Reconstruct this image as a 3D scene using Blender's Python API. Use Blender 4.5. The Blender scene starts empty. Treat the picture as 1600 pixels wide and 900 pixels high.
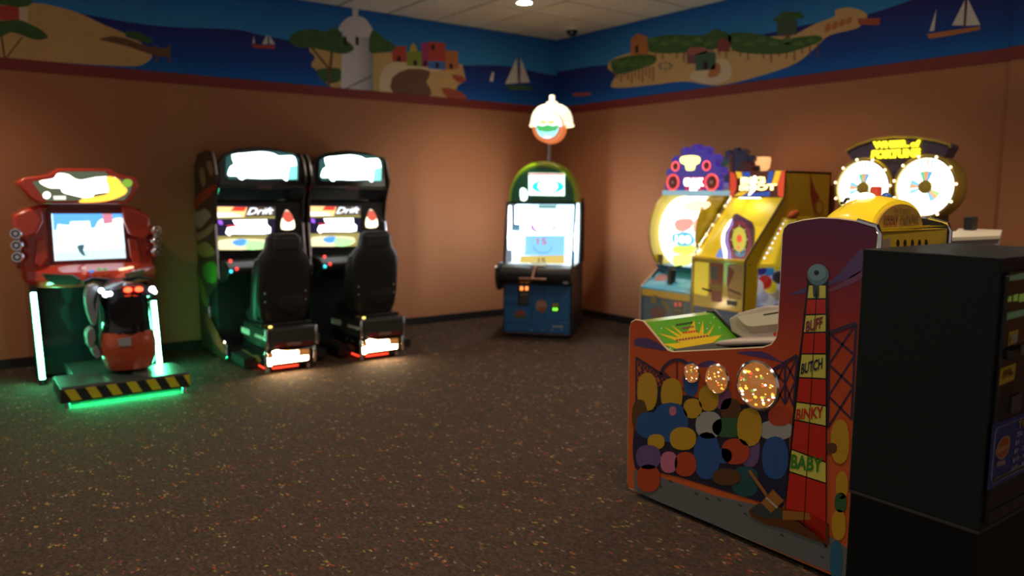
import bpy, bmesh, math, random
from mathutils import Vector, Matrix
random.seed(7)
S = bpy.context.scene
C = S.collection
PI = math.pi

# ------------------------------------------------------------------ camera
# world: X along the left wall, Y along the right wall, camera above (0,0)
H = 1.61                       # camera height
F = 1211.0                     # focal length in pixels of the 1600x900 frame
RW = Matrix(((0.80486799, 0.06719229, -0.58963778),
             (-0.59342128, 0.10153857, -0.79846171),
             (0.00622051, 0.99255988, 0.12159848)))     # camera axes in the world
RW = Matrix((RW[0].normalized(), RW[1].normalized(), RW[0].normalized().cross(RW[1].normalized()) * -1))
if RW[2][1] < 0: RW = Matrix((RW[0], RW[1], -RW[2]))
# rows are world axes seen from the camera; columns are the camera axes in the world
cx = RW.col[0].normalized(); cz = RW.col[2].normalized(); cy = cz.cross(cx)
camd = bpy.data.cameras.new('camera'); cam = bpy.data.objects.new('camera', camd); C.objects.link(cam)
m = Matrix.Identity(4)
for i in range(3):
    m[i][0] = cx[i]; m[i][1] = cy[i]; m[i][2] = cz[i]
m[2][3] = H
cam.matrix_world = m
camd.sensor_width = 36; camd.lens = F * 36 / 1600
camd.clip_start = .05; camd.clip_end = 60
camd.dof.use_dof = True; camd.dof.focus_distance = 3.1; camd.dof.aperture_fstop = 1.45
S.camera = cam

# ------------------------------------------------------------------ world, exposure, ceiling lights
W = bpy.data.worlds.new('world'); S.world = W; W.use_nodes = True
bg = W.node_tree.nodes['Background']
bg.inputs[0].default_value = (1.0, .86, .76, 1); bg.inputs[1].default_value = .20
S.view_settings.view_transform = 'Standard'; S.view_settings.look = 'None'
S.view_settings.exposure = 0.35; S.view_settings.gamma = 1; S.view_settings.use_curve_mapping = False
S.cycles.use_denoising = True
S.cycles.max_bounces = 6; S.cycles.sample_clamp_indirect = 4
CAN_POWER = 118
CAN_SPOTS = [(5.2, 6.85), (-0.3, 6.85), (5.2, 4.0), (2.3, 4.0), (-0.6, 4.0), (5.2, 1.15), (2.3, 1.15), (-0.6, 1.15)]
CEIL = 3.64; LWY = 8.25; RWX = 6.82
WARM = (1.0, .78, .55)

# ------------------------------------------------------------------ materials
MATS = {}
def mat(name, col, rough=.5, metal=0, emit=None, es=0, coat=0, noise=0, bump=0, scale=40, spec=.5, alpha=None):
    if name in MATS: return MATS[name]
    M = bpy.data.materials.new(name); M.use_nodes = True
    nt = M.node_tree; b = nt.nodes['Principled BSDF']
    b.inputs['Base Color'].default_value = (*col, 1)
    b.inputs['Roughness'].default_value = rough
    b.inputs['Metallic'].default_value = metal
    b.inputs['Specular IOR Level'].default_value = spec
    b.inputs['Coat Weight'].default_value = coat
    b.inputs['Coat Roughness'].default_value = .08
    if emit is not None:
        b.inputs['Emission Color'].default_value = (*emit, 1)
        b.inputs['Emission Strength'].default_value = es
    if noise or bump:
        tc = nt.nodes.new('ShaderNodeTexCoord'); n = nt.nodes.new('ShaderNodeTexNoise')
        n.inputs['Scale'].default_value = scale; n.inputs['Detail'].default_value = 3
        nt.links.new(tc.outputs['Object'], n.inputs['Vector'])
        if noise:
            mx = nt.nodes.new('ShaderNodeMix'); mx.data_type = 'RGBA'
            mx.inputs[6].default_value = (*[c * (1 - noise) for c in col], 1)
            mx.inputs[7].default_value = (*[min(1, c * (1 + noise)) for c in col], 1)
            nt.links.new(n.outputs['Fac'], mx.inputs[0]); nt.links.new(mx.outputs[2], b.inputs['Base Color'])
        if bump:
            bp = nt.nodes.new('ShaderNodeBump'); bp.inputs['Strength'].default_value = bump; bp.inputs['Distance'].default_value = .003
            nt.links.new(n.outputs['Fac'], bp.inputs['Height']); nt.links.new(bp.outputs[0], b.inputs['Normal'])
    MATS[name] = M
    return M
def em(name, col, s): return mat(name, tuple(c * .3 for c in col), .4, emit=col, es=s)
def glass(name, tint=(1, 1, 1), refl=.06, rough=.03):
    M = bpy.data.materials.new(name); M.use_nodes = True; nt = M.node_tree; nt.nodes.clear()
    o = nt.nodes.new('ShaderNodeOutputMaterial'); mx = nt.nodes.new('ShaderNodeMixShader')
    t = nt.nodes.new('ShaderNodeBsdfTransparent'); t.inputs[0].default_value = (*tint, 1)
    g = nt.nodes.new('ShaderNodeBsdfGlossy'); g.inputs['Roughness'].default_value = rough
    mx.inputs[0].default_value = refl
    nt.links.new(t.outputs[0], mx.inputs[1]); nt.links.new(g.outputs[0], mx.inputs[2]); nt.links.new(mx.outputs[0], o.inputs[0])
    MATS[name] = M
    return M
def grad(name, stops, axis, lo, hi, rough=.7, noise=.0):
    """paint whose colour runs along one world axis (a painted gradient)"""
    M = bpy.data.materials.new(name); M.use_nodes = True; nt = M.node_tree; b = nt.nodes['Principled BSDF']
    b.inputs['Roughness'].default_value = rough; b.inputs['Specular IOR Level'].default_value = .2
    g = nt.nodes.new('ShaderNodeNewGeometry'); s = nt.nodes.new('ShaderNodeSeparateXYZ')
    mr = nt.nodes.new('ShaderNodeMapRange'); mr.inputs[1].default_value = lo; mr.inputs[2].default_value = hi
    r = nt.nodes.new('ShaderNodeValToRGB')
    nt.links.new(g.outputs['Position'], s.inputs[0]); nt.links.new(s.outputs[axis], mr.inputs[0])
    nt.links.new(mr.outputs[0], r.inputs[0]); nt.links.new(r.outputs[0], b.inputs['Base Color'])
    e = r.color_ramp.elements
    e[0].position = stops[0][0]; e[0].color = (*stops[0][1], 1)
    e[1].position = stops[-1][0]; e[1].color = (*stops[-1][1], 1)
    for p, c in stops[1:-1]:
        k = e.new(p); k.color = (*c, 1)
    MATS[name] = M
    return M

def srgb(r, g, b):
    f = lambda c: (c / 12.92) if c <= .04045 else ((c + .055) / 1.055) ** 2.4
    return (f(r / 255), f(g / 255), f(b / 255))

# ------------------------------------------------------------------ mesh builder
def catmull(pts, n=5, closed=True):
    out = []; L = len(pts)
    rng = range(L) if closed else range(L - 1)
    for i in rng:
        if closed: p0, p1, p2, p3 = pts[i - 1], pts[i], pts[(i + 1) % L], pts[(i + 2) % L]
        else: p0, p1, p2, p3 = pts[max(i - 1, 0)], pts[i], pts[i + 1], pts[min(i + 2, L - 1)]
        for k in range(n):
            t = k / n
            out.append(tuple(.5 * ((2 * b) + (-a + c) * t + (2 * a - 5 * b + 4 * c - d) * t * t + (-a + 3 * b - 3 * c + d) * t ** 3)
                             for a, b, c, d in zip(p0, p1, p2, p3)))
    if not closed: out.append(tuple(pts[-1]))
    return out
class MB:
    def __init__(s): s.v = []; s.f = []
    def add(s, vs, fs):
        o = len(s.v); s.v += [Vector(v) for v in vs]; s.f += [[i + o for i in f] for f in fs]; return s
    def box(s, x0, x1, y0, y1, z0, z1):
        vs = [(x, y, z) for x in (x0, x1) for y in (y0, y1) for z in (z0, z1)]
        return s.add(vs, [(0, 1, 3, 2), (4, 6, 7, 5), (0, 4, 5, 1), (2, 3, 7, 6), (0, 2, 6, 4), (1, 5, 7, 3)])
    def prism(s, a, b):
        n = len(a)
        return s.add(list(a) + list(b), [tuple(range(n))[::-1], tuple(range(n, 2 * n))] + [(i, (i + 1) % n, n + (i + 1) % n, n + i) for i in range(n)])
    def px(s, prof, x0, x1):      # profile (y,z) pushed along x
        return s.prism([(x0, y, z) for y, z in prof], [(x1, y, z) for y, z in prof])
    def py(s, prof, y0, y1):      # profile (x,z) pushed along y
        return s.prism([(x, y0, z) for x, z in prof], [(x, y1, z) for x, z in prof])
    def pz(s, prof, z0, z1):
        return s.prism([(x, y, z0) for x, y in prof], [(x, y, z1) for x, y in prof])
    def ring(s, p0, p1, r0, r1=None, n=16, cap=True):
        p0 = Vector(p0); p1 = Vector(p1); r1 = r0 if r1 is None else r1
        d = (p1 - p0).normalized(); u = d.orthogonal().normalized(); w = d.cross(u)
        vs = []
        for p, r in ((p0, r0), (p1, r1)):
            vs += [p + (u * math.cos(2 * PI * i / n) + w * math.sin(2 * PI * i / n)) * r for i in range(n)]
        fs = [(i, (i + 1) % n, n + (i + 1) % n, n + i) for i in range(n)]
        if cap: fs += [tuple(range(n))[::-1], tuple(range(n, 2 * n))]
        return s.add(vs, fs)
    def lathe(s, org, axis, prof, n=24, arc=(0, 2 * PI)):
        """prof = [(radius, along axis)]"""
        o = Vector(org); d = Vector(axis).normalized(); u = d.orthogonal().normalized(); w = d.cross(u)
        full = abs(arc[1] - arc[0] - 2 * PI) < 1e-6; k = n if full else n + 1
        vs = []
        for r, h in prof:
            for i in range(k):
                a = arc[0] + (arc[1] - arc[0]) * i / n
                vs.append(o + d * h + (u * math.cos(a) + w * math.sin(a)) * r)
        fs = []
        for j in range(len(prof) - 1):
            for i in range(n):
                a = j * k + i; b = j * k + (i + 1) % k
                fs.append((a, b, b + k, a + k))
        return s.add(vs, fs)
    def tube(s, pts, r, n=8, closed=False):
        pts = [Vector(p) for p in pts]; L = len(pts); vs = []; fs = []
        up = None
        for i, p in enumerate(pts):
            a = pts[i - 1] if (i or closed) else p; b = pts[(i + 1) % L] if (i < L - 1 or closed) else p
            d = (b - a).normalized()
            if up is None: up = d.orthogonal().normalized()
            up = (up - d * up.dot(d)).normalized(); w = d.cross(up)
            vs += [p + (up * math.cos(2 * PI * k / n) + w * math.sin(2 * PI * k / n)) * r for k in range(n)]
        for i in range(L if closed else L - 1):
            j = (i + 1) % L
            fs += [(i * n + k, i * n + (k + 1) % n, j * n + (k + 1) % n, j * n + k) for k in range(n)]
        if not closed: fs += [tuple(range(n))[::-1], tuple(range((L - 1) * n, L * n))]
        return s.add(vs, fs)
    def ball(s, c, r, n=10, m=6, sc=(1, 1, 1)):
        c = Vector(c); vs = [c + Vector((0, 0, r * sc[2]))]; fs = []
        for j in range(1, m):
            t = PI * j / m
            vs += [c + Vector((r * sc[0] * math.sin(t) * math.cos(2 * PI * i / n), r * sc[1] * math.sin(t) * math.sin(2 * PI * i / n), r * sc[2] * math.cos(t))) for i in range(n)]
        vs.append(c - Vector((0, 0, r * sc[2]))); e = len(vs) - 1
        for i in range(n):
            fs.append((0, 1 + i, 1 + (i + 1) % n)); b = 1 + (m - 2) * n
            fs.append((e, b + (i + 1) % n, b + i))
            for j in range(m - 2):
                a = 1 + j * n
                fs.append((a + i, a + n + i, a + n + (i + 1) % n, a + (i + 1) % n))
        return s.add(vs, fs)
    def loft(s, rings):
        n = len(rings[0]); vs = [p for r in rings for p in r]; fs = []
        for j in range(len(rings) - 1):
            fs += [(j * n + i, j * n + (i + 1) % n, (j + 1) * n + (i + 1) % n, (j + 1) * n + i) for i in range(n)]
        fs += [tuple(range(n))[::-1], tuple(range((len(rings) - 1) * n, len(rings) * n))]
        return s.add(vs, fs)

def link(name, me, parent=None):
    o = bpy.data.objects.new(name, me); C.objects.link(o)
    if parent is not None: o.parent = parent
    return o
def mesh(name, mb, material, tf=None, smooth=False):
    me = bpy.data.meshes.new(name)
    vs = [tf @ v for v in mb.v] if tf is not None else mb.v
    me.from_pydata([tuple(v) for v in vs], [], mb.f)
    bm = bmesh.new(); bm.from_mesh(me); bmesh.ops.recalc_face_normals(bm, faces=bm.faces); bm.to_mesh(me); bm.free()
    me.materials.append(material)
    if smooth:
        me.polygons.foreach_set('use_smooth', [True] * len(me.polygons))
        me.set_sharp_from_angle(angle=math.radians(40))
    return me
class Thing:
    """An Empty at the base of a thing. Geometry is written in 'design' coordinates: the world's, or the thing's own."""
    def __init__(s, name, label, cat, loc=(0, 0, 0), rz=0, group=None, own=False):
        s.root = bpy.data.objects.new(name, None); C.objects.link(s.root)
        s.root.empty_display_size = .1
        s.root.location = loc; s.root.rotation_euler = (0, 0, rz)
        s.root['label'] = label; s.root['category'] = cat
        if group: s.root['group'] = group
        s.M = Matrix.Translation(loc) @ Matrix.Rotation(rz, 4, 'Z'); s.I = s.M.inverted()
        s.tf = None if own else s.I
        s.own = own
    def part(s, name, mb, material, parent=None, bevel=0, smooth=False, seg=2, label=None):
        o = link(name, mesh(name, mb, material, s.tf, smooth), parent or s.root)
        if bevel:
            b = o.modifiers.new('bevel', 'BEVEL'); b.width = bevel; b.segments = seg; b.limit_method = 'ANGLE'; b.angle_limit = math.radians(35)
        if label: o['label'] = label
        return o
    def at(s, x, y, plane):
        """point of a plane (in design coordinates) seen at a photo position"""
        p0, n = Vector(plane[0]), Vector(plane[1]).normalized()
        d = RW @ Vector((x - 800, -(y - 450), -F)); o = Vector((0, 0, H))
        if s.own: o = s.I @ o; d = s.I.to_3x3() @ d
        return o + d * ((p0 - o).dot(n) / d.dot(n))
    def decal(s, name, pts, plane, material, parent=None, layer=1, smooth=0, thick=.0, label=None):
        if smooth: pts = catmull(pts, smooth)
        n = Vector(plane[1]).normalized()
        a = [s.at(x, y, plane) + n * (.0005 * layer) for x, y in pts]
        mb = MB()
        if thick: mb.prism(a, [p - n * thick for p in a])
        else: mb.add(a, [tuple(range(len(a)))])
        return s.part(name, mb, material, parent, label=label)
    def text(s, name, string, quad, plane, material, parent=None, layer=2, bold=.0, thick=.0, px=True, shear=0):
        """quad: bottom left, bottom right, top right, top left (photo positions, or design points)"""
        me = text_mesh(string, bold, shear)
        n = Vector(plane[1]).normalized()
        q = [s.at(*p, plane) if px else Vector(p) for p in quad]
        mb = MB()
        vs = []
        for v in me.vertices:
            u, w = v.co.x, v.co.y
            p = (q[0] * (1 - u) + q[1] * u) * (1 - w) + (q[3] * (1 - u) + q[2] * u) * w
            vs.append(p + n * .0005 * layer)
        mb.add(vs, [tuple(p.vertices) for p in me.polygons])
        if thick:
            k = len(vs); mb.add([v + n * thick for v in vs], [tuple(p.vertices) for p in me.polygons])
        return s.part(name, mb, material, parent)
TXT = {}
def text_mesh(string, bold=0, shear=0):
    k = (string, bold, shear)
    if k in TXT: return TXT[k]
    cu = bpy.data.curves.new('lettering', 'FONT'); cu.body = string; cu.size = 1; cu.offset = bold; cu.resolution_u = 3; cu.shear = shear
    cu.fill_mode = 'FRONT' if hasattr(cu, 'fill_mode') else cu.fill_mode
    o = bpy.data.objects.new('lettering', cu); C.objects.link(o)
    dg = bpy.context.evaluated_depsgraph_get(); dg.update()
    me = bpy.data.meshes.new_from_object(o.evaluated_get(dg))
    bpy.data.objects.remove(o); bpy.data.curves.remove(cu)
    xs = [v.co.x for v in me.vertices]; ys = [v.co.y for v in me.vertices]
    x0, x1, y0, y1 = min(xs), max(xs), min(ys), max(ys)
    for v in me.vertices: v.co = ((v.co.x - x0) / (x1 - x0), (v.co.y - y0) / (y1 - y0), 0)
    TXT[k] = me
    return me
def struct(name, mb, material, label=None, smooth=False):
    o = link(name, mesh(name, mb, material, None, smooth)); o['kind'] = 'structure'
    if label: o['label'] = label
    return o
class Flat(Thing):
    """prints on a piece of the setting: children of a structure whose origin is the world's"""
    def __init__(s, root): s.root = root; s.M = s.I = Matrix.Identity(4); s.tf = None; s.own = False

# common materials
black = mat('black_plastic', (.012, .012, .014), .35)
blackg = mat('black_gloss', (.008, .009, .012), .12, coat=.6)
blackm = mat('black_matte', (.010, .010, .011), .6)
chrome = mat('chrome', (.75, .76, .8), .16, 1)
steel = mat('brushed_steel', (.45, .46, .48), .32, 1)
yellow = mat('yellow_gloss', (.78, .52, .01), .3, coat=.4)
white = mat('white_plastic', (.75, .73, .68), .4)

# ------------------------------------------------------------------ the setting
def carpet():
    M = bpy.data.materials.new('carpet'); M.use_nodes = True; nt = M.node_tree; b = nt.nodes['Principled BSDF']
    b.inputs['Roughness'].default_value = .95; b.inputs['Specular IOR Level'].default_value = .1
    tc = nt.nodes.new('ShaderNodeTexCoord')
    mp = nt.nodes.new('ShaderNodeMapping'); mp.inputs['Rotation'].default_value = (0, 0, .35); mp.inputs['Scale'].default_value = (1, .55, 1)
    nt.links.new(tc.outputs['Object'], mp.inputs[0])
    v = nt.nodes.new('ShaderNodeTexVoronoi'); v.inputs['Scale'].default_value = 88
    nt.links.new(mp.outputs[0], v.inputs['Vector'])
    sp = nt.nodes.new('ShaderNodeSeparateColor'); nt.links.new(v.outputs['Color'], sp.inputs[0])
    n = nt.nodes.new('ShaderNodeTexNoise'); n.inputs['Scale'].default_value = 9; n.inputs['Detail'].default_value = 3
    nt.links.new(tc.outputs['Object'], n.inputs['Vector'])
    ad = nt.nodes.new('ShaderNodeMath'); ad.operation = 'MULTIPLY_ADD'; ad.inputs[1].default_value = .9
    nt.links.new(n.outputs['Fac'], ad.inputs[0]); nt.links.new(sp.outputs[0], ad.inputs[2])
    th = nt.nodes.new('ShaderNodeMapRange'); th.inputs[1].default_value = 1.36; th.inputs[2].default_value = 1.50; th.inputs[4].default_value = .62
    nt.links.new(ad.outputs[0], th.inputs[0])
    fl = nt.nodes.new('ShaderNodeValToRGB'); fl.color_ramp.interpolation = 'CONSTANT'
    e = fl.color_ramp.elements
    e[0].position = 0; e[0].color = (.34, .05, .035, 1)
    e[1].position = .22; e[1].color = (.42, .27, .07, 1)
    for p, c in ((.45, (.36, .13, .04)), (.62, (.10, .14, .05)), (.75, (.35, .26, .18)), (.88, (.13, .05, .10))):
        k = e.new(p); k.color = (*c, 1)
    nt.links.new(sp.outputs[1], fl.inputs[0])
    bs = nt.nodes.new('ShaderNodeValToRGB'); q = bs.color_ramp.elements
    q[0].position = 0; q[0].color = (.040, .027, .021, 1); q[1].position = 1; q[1].color = (.068, .046, .036, 1)
    nt.links.new(sp.outputs[2], bs.inputs[0])
    mx = nt.nodes.new('ShaderNodeMix'); mx.data_type = 'RGBA'
    nt.links.new(th.outputs[0], mx.inputs[0]); nt.links.new(bs.outputs[0], mx.inputs[6]); nt.links.new(fl.outputs[0], mx.inputs[7])
    nt.links.new(mx.outputs[2], b.inputs['Base Color'])
    bp = nt.nodes.new('ShaderNodeBump'); bp.inputs['Strength'].default_value = .6; bp.inputs['Distance'].default_value = .006
    nt.links.new(v.outputs['Distance'], bp.inputs['Height']); nt.links.new(bp.outputs[0], b.inputs['Normal'])
    return M
struct('floor', MB().box(-4, RWX + .3, -4, LWY + .3, -.1, 0), carpet(), 'dark brown carpet with small coloured flecks')
wallpaint = mat('wall_paint', (.44, .180, .090), .75, noise=.05, bump=.12, scale=60, spec=.25)
BAND0, BAND1 = 2.658, 2.757
wl = struct('wall_left', MB().box(-4, RWX + .2, LWY, LWY + .2, 0, 4.0), wallpaint, 'terracotta painted wall with a seaside mural above')
wr_ = struct('wall_right', MB().box(RWX, RWX + .2, -4, LWY + .2, 0, 4.0), wallpaint, 'terracotta painted wall with an island mural above')
pier = struct('wall_right_pier', MB().box(RWX - .05, RWX, -1.2, 2.68, 0, 4.0), wallpaint, 'shallow terracotta wall pier at the right edge')
redp = mat('dark_red_paint', (.22, .022, .018), .6, noise=.1)
struct('trim_1', MB().box(-4, RWX, LWY - .012, LWY, BAND0, BAND1), redp, 'dark red band under the mural on the left wall')
struct('trim_2', MB().box(RWX - .012, RWX, 2.68, LWY, BAND0, BAND1).box(RWX - .062, RWX - .05, -1.2, 2.692, BAND0, BAND1), redp, 'dark red band under the mural on the right wall')
base = mat('baseboard_vinyl', (.012, .010, .012), .5)
struct('baseboard_left', MB().box(-4, RWX, LWY - .012, LWY, 0, .09), base, 'dark vinyl baseboard along the left wall')
struct('baseboard_right', MB().box(RWX - .012, RWX, 2.68, LWY, 0, .09).box(RWX - .062, RWX - .05, -1.2, 2.692, 0, .09), base, 'dark vinyl baseboard along the right wall')
# ceiling: slab with a recessed grid, lay-in tiles hung below it
slab = struct('ceiling', MB().box(-4, RWX + .2, -4, LWY + .2, CEIL + .012, CEIL + .1), mat('ceiling_gap_shade', (.045, .04, .038), .8), 'suspended ceiling of square cream tiles')  # slab coloured near black so the gaps between tiles read as shadow
tilem = mat('ceiling_tile', (.78, .72, .64), .9, noise=.08, bump=.5, scale=90, spec=.1)
def tile_mesh(w, d):
    mb = MB(); t = .006
    a = [(-w / 2, -d / 2), (w / 2, -d / 2), (w / 2, d / 2), (-w / 2, d / 2)]
    b = [(x - math.copysign(t, x), y - math.copysign(t, y)) for x, y in a]
    mb.loft([[(x, y, .014) for x, y in a], [(x, y, 0) for x, y in a], [(x, y, -.006) for x, y in b]])
    return mesh('ceiling_tile', mb, tilem)
full = tile_mesh(.580, .580)
gx = [6.125 - .61 * k for k in range(16)]; gy = [7.755 - .61 * k for k in range(12)]
def tile(x0, x1, y0, y1):
    w, d = x1 - x0 - .030, y1 - y0 - .030
    me = full if abs(w - .580) < 1e-4 and abs(d - .580) < 1e-4 else tile_mesh(w, d)
    o = link('ceiling_tile', me, slab); o.location = ((x0 + x1) / 2, (y0 + y1) / 2, CEIL)
xs = [RWX] + gx; ys = [LWY] + gy
for i in range(len(xs) - 1):
    for j in range(len(ys) - 1):
        tile(xs[i + 1], xs[i], ys[j + 1], ys[j])

# ---- mural on the left wall, prints on the plane of the wall
PL = ((0, LWY, 0), (0, -1, 0)); PR = ((RWX, 0, 0), (-1, 0, 0))
sky = grad('mural_sky', [(0, (.11, .36, .56)), (.35, (.04, .25, .58)), (1, (.018, .13, .44))], 2, 3.0, 3.6)
sea = grad('mural_sea', [(0, (.012, .14, .52)), (.35, (.012, .065, .32)), (1, (.026, .022, .16))], 2, 2.75, 3.25)
sandm = mat('mural_sand', (.62, .38, .15), .8, noise=.12, scale=5); sand2 = mat('mural_sand_pale', (.72, .55, .36), .8)
brown = mat('mural_brown', (.17, .075, .04), .8); green = mat('mural_green', (.05, .12, .03), .8, noise=.4, scale=14)
green2 = mat('mural_leaf_green', (.09, .18, .04), .8, noise=.4, scale=14)
mwhite = mat('mural_white', (.70, .64, .62), .8); mgrey = mat('mural_grey', (.20, .17, .17), .8); mred = mat('mural_red', (.50, .06, .04), .8); morange = mat('mural_orange', (.52, .17, .05), .8)
mblue = mat('mural_blue', (.05, .17, .50), .8); mmag = mat('mural_magenta', (.38, .04, .16), .8); mgold = mat('mural_gold', (.55, .35, .04), .8); mdark = mat('mural_dark', (.02, .012, .02), .8)
ML = Flat(wl); MR = Flat(wr_)
def wallrect(fl, name, a, b, z0, z1, material, left):
    e = .0003
    if left: mb = MB().add([(a, LWY - e, z0), (b, LWY - e, z0), (b, LWY - e, z1), (a, LWY - e, z1)], [(0, 1, 2, 3)])
    else: mb = MB().add([(RWX - e, a, z0), (RWX - e, b, z0), (RWX - e, b, z1), (RWX - e, a, z1)], [(0, 1, 2, 3)])
    return fl.part(name, mb, material)
wallrect(ML, 'painted_sky', -4, RWX, BAND1, CEIL, sky, True)
wallrect(MR, 'painted_sky', 2.68, LWY, BAND1, CEIL, sky, False)
def sea_poly(fl, pts, plane, left):
    top = [fl.at(x, y, plane) for x, y in pts]
    if left: top = [Vector((-4, LWY, 3.3))] + top; q = [(p.x, LWY - .0008, p.z) for p in top]; q += [(RWX, LWY - .0008, q[-1][2]), (RWX, LWY - .0008, BAND1), (-4, LWY - .0008, BAND1)]
    else: q = [(RWX - .0008, LWY, top[0].z)] + [(RWX - .0008, p.y, min(p.z, CEIL)) for p in top] + [(RWX - .0008, 2.68, 3.4), (RWX - .0008, 2.68, BAND1), (RWX - .0008, LWY, BAND1)]
    return fl.part('painted_sea', MB().add(q, [tuple(range(len(q)))]), sea)
sea_poly(ML, catmull([(0, 4), (60, 12), (121, 20), (197, 34), (267, 42), (366, 46), (408, 55), (450, 63), (560, 85), (680, 101), (723, 102), (790, 103), (840, 113), (862, 117)], 4, False), PL, True)
sea_poly(MR, catmull([(884, 110), (920, 104), (953, 100), (1060, 80), (1187, 55), (1262, 38), (1353, 23), (1424, 0)], 4, False), PR, False)
MP = Flat(pier)
MP.part('painted_sea', MB().add([(RWX - .0512, -1.2, BAND1), (RWX - .0512, 2.6812, BAND1), (RWX - .0512, 2.6812, 3.42), (RWX - .0512, -1.2, 3.30)], [(0, 1, 2, 3)]), sea)
MP.part('painted_sky', MB().add([(RWX - .0512, -1.2, 3.30), (RWX - .0512, 2.6812, 3.42), (RWX - .0512, 2.6812, CEIL), (RWX - .0512, -1.2, CEIL)], [(0, 1, 2, 3)]), sky)
def z1(*p): return [(x / 3.556, y / 3.556) for x, y in p]
def z2(*p): return [(400 + x / 3.2, y / 3.2) for x, y in p]
def z3(*p): return [(850 + x / 2.909, y / 2.909) for x, y in p]
def z4(*p): return [(1300 + x / 4.5, y / 4.5) for x, y in p]
def pl(nm, p, m_, ly, sm=0, par=None): return ML.decal(nm, p, PL, m_, par, ly, sm)
def pr(nm, p, m_, ly, sm=0, par=None): return MR.decal(nm, p, PR, m_, par, ly, sm)
pl('painted_beach', z1((-900, 60), (-300, -20), (60, 0), (170, 15), (260, 25), (430, 70), (560, 130), (690, 185), (700, 205), (780, 235), (840, 300), (835, 330), (800, 355), (740, 368), (560, 362), (400, 352), (200, 338), (0, 318), (-400, 300), (-900, 290)), sandm, 3, 4)
pl('painted_bush', z1((690, 180), (760, 178), (840, 215), (830, 240), (740, 215)), green, 4, 3)
pl('painted_house', z1((-40, 25), (105, 38), (108, 115), (-40, 112)), mred, 4)
pl('painted_house_side', z1((105, 38), (158, 44), (155, 130), (108, 115)), sand2, 4)
pl('painted_tree_crown', z1((-120, 130), (0, 118), (100, 110), (190, 145), (240, 175), (265, 210), (200, 222), (120, 195), (60, 180), (0, 205), (-100, 210)), green, 6, 3)
pl('painted_tree_crown', z1((-120, -30), (60, -20), (175, 0), (165, 28), (100, 40), (0, 25), (-90, 20)), green, 6, 3)
for a, b in (((8, 200), (26, 322)), ((125, 205), (38, 318))):
    pl('painted_trunk', z1((a[0] - 6, a[1]), (a[0] + 6, a[1]), (b[0] + 6, b[1]), (b[0] - 6, b[1])), brown, 5)
pl('painted_pier', z1((550, 215), (620, 200), (690, 210), (830, 260), (945, 270), (945, 320), (860, 310), (700, 255), (560, 222)), brown, 4)
for x in (870, 940): pl('painted_pier_post', z1((x - 6, 250), (x + 6, 250), (x + 6, 345), (x - 6, 345)), brown, 5)
b_ = pl('painted_sailboat', z1((1395, 245), (1455, 252), (1530, 250), (1525, 272), (1410, 265)), mred, 5)
pl('painted_sail', z1((1455, 245), (1485, 190), (1488, 246)), mwhite, 6, 0, b_); pl('painted_sail', z1((1495, 195), (1528, 246), (1497, 246)), mwhite, 6, 0, b_); pl('painted_sail', z1((1403, 240), (1410, 198), (1416, 240)), mwhite, 6, 0, b_)
# lighthouse island
pl('painted_cliff', z2((265, 250), (300, 220), (420, 230), (440, 330), (430, 430), (370, 432), (320, 385), (300, 350), (275, 325), (295, 285)), sandm, 3, 3)
pl('painted_cliff', z2((585, 262), (690, 262), (700, 305), (940, 342), (1000, 325), (1030, 320), (1040, 360), (1050, 400), (1010, 425), (1000, 450), (1050, 485), (970, 502), (880, 495), (700, 470), (585, 462)), sandm, 3)
pl('painted_plateau', z2((620, 380), (650, 330), (700, 310), (800, 320), (940, 345), (860, 360), (780, 345), (690, 385), (690, 470), (620, 465)), sand2, 4, 2)
pl('painted_cliff_face', z2((680, 390), (760, 345), (870, 355), (850, 410), (870, 440), (860, 490), (690, 475)), brown, 5, 2)
pl('painted_bush', z2((300, 355), (360, 340), (420, 345), (425, 400), (350, 415)), green, 4, 3)
for a, b in (((275, 235), (370, 350)), ((380, 245), (362, 430))):
    pl('painted_trunk', z2((a[0] - 7, a[1]), (a[0] + 7, a[1]), (b[0] + 7, b[1]), (b[0] - 7, b[1])), brown, 5)
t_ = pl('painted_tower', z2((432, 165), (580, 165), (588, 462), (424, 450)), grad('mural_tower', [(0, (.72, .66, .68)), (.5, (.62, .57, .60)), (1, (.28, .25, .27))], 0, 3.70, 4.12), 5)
pl('painted_dome', z2((412, 150), (425, 118), (455, 90), (495, 78), (540, 90), (570, 125), (592, 172), (560, 185), (500, 182), (440, 165)), mat('mural_dome', (.66, .60, .64), .8), 7, 2, t_)
pl('painted_finial', z2((483, 78), (480, 45), (490, 35), (505, 36), (513, 48), (508, 80)), mat('mural_dome', (.66, .60, .64), .8), 6, 0, t_)
for x in (445, 505): pl('painted_window', z2((x - 8, 225), (x + 8, 228), (x + 8, 190), (x, 178), (x - 8, 188)), mdark, 7, 0, t_)
pl('painted_rail', z2((440, 445), (580, 372), (580, 385), (440, 452)), mgrey, 7, 0, t_)
pl('painted_tree_crown', z2((165, 200), (200, 160), (290, 145), (340, 158), (400, 140), (440, 190), (490, 240), (440, 270), (330, 250), (270, 238), (200, 235)), green, 6, 3)
pl('painted_tree_crown', z2((580, 150), (640, 190), (690, 225), (690, 250), (620, 265), (565, 255)), green, 8, 3)
def house(p, m_, w=None):
    h = pl('painted_house', p, m_, 6)
    if w: pl('painted_door', z2((w[0] - 9, w[1]), (w[0] + 9, w[1]), (w[0] + 9, w[1] - 22), (w[0], w[1] - 30), (w[0] - 9, w[1] - 22)), mdark, 7, 0, h)
house(z2((680, 232), (750, 230), (752, 312), (682, 308)), mred, (714, 308))
house(z2((752, 258), (828, 258), (828, 334), (754, 328)), mat('mural_lime', (.24, .30, .04), .8), (795, 328))
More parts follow.
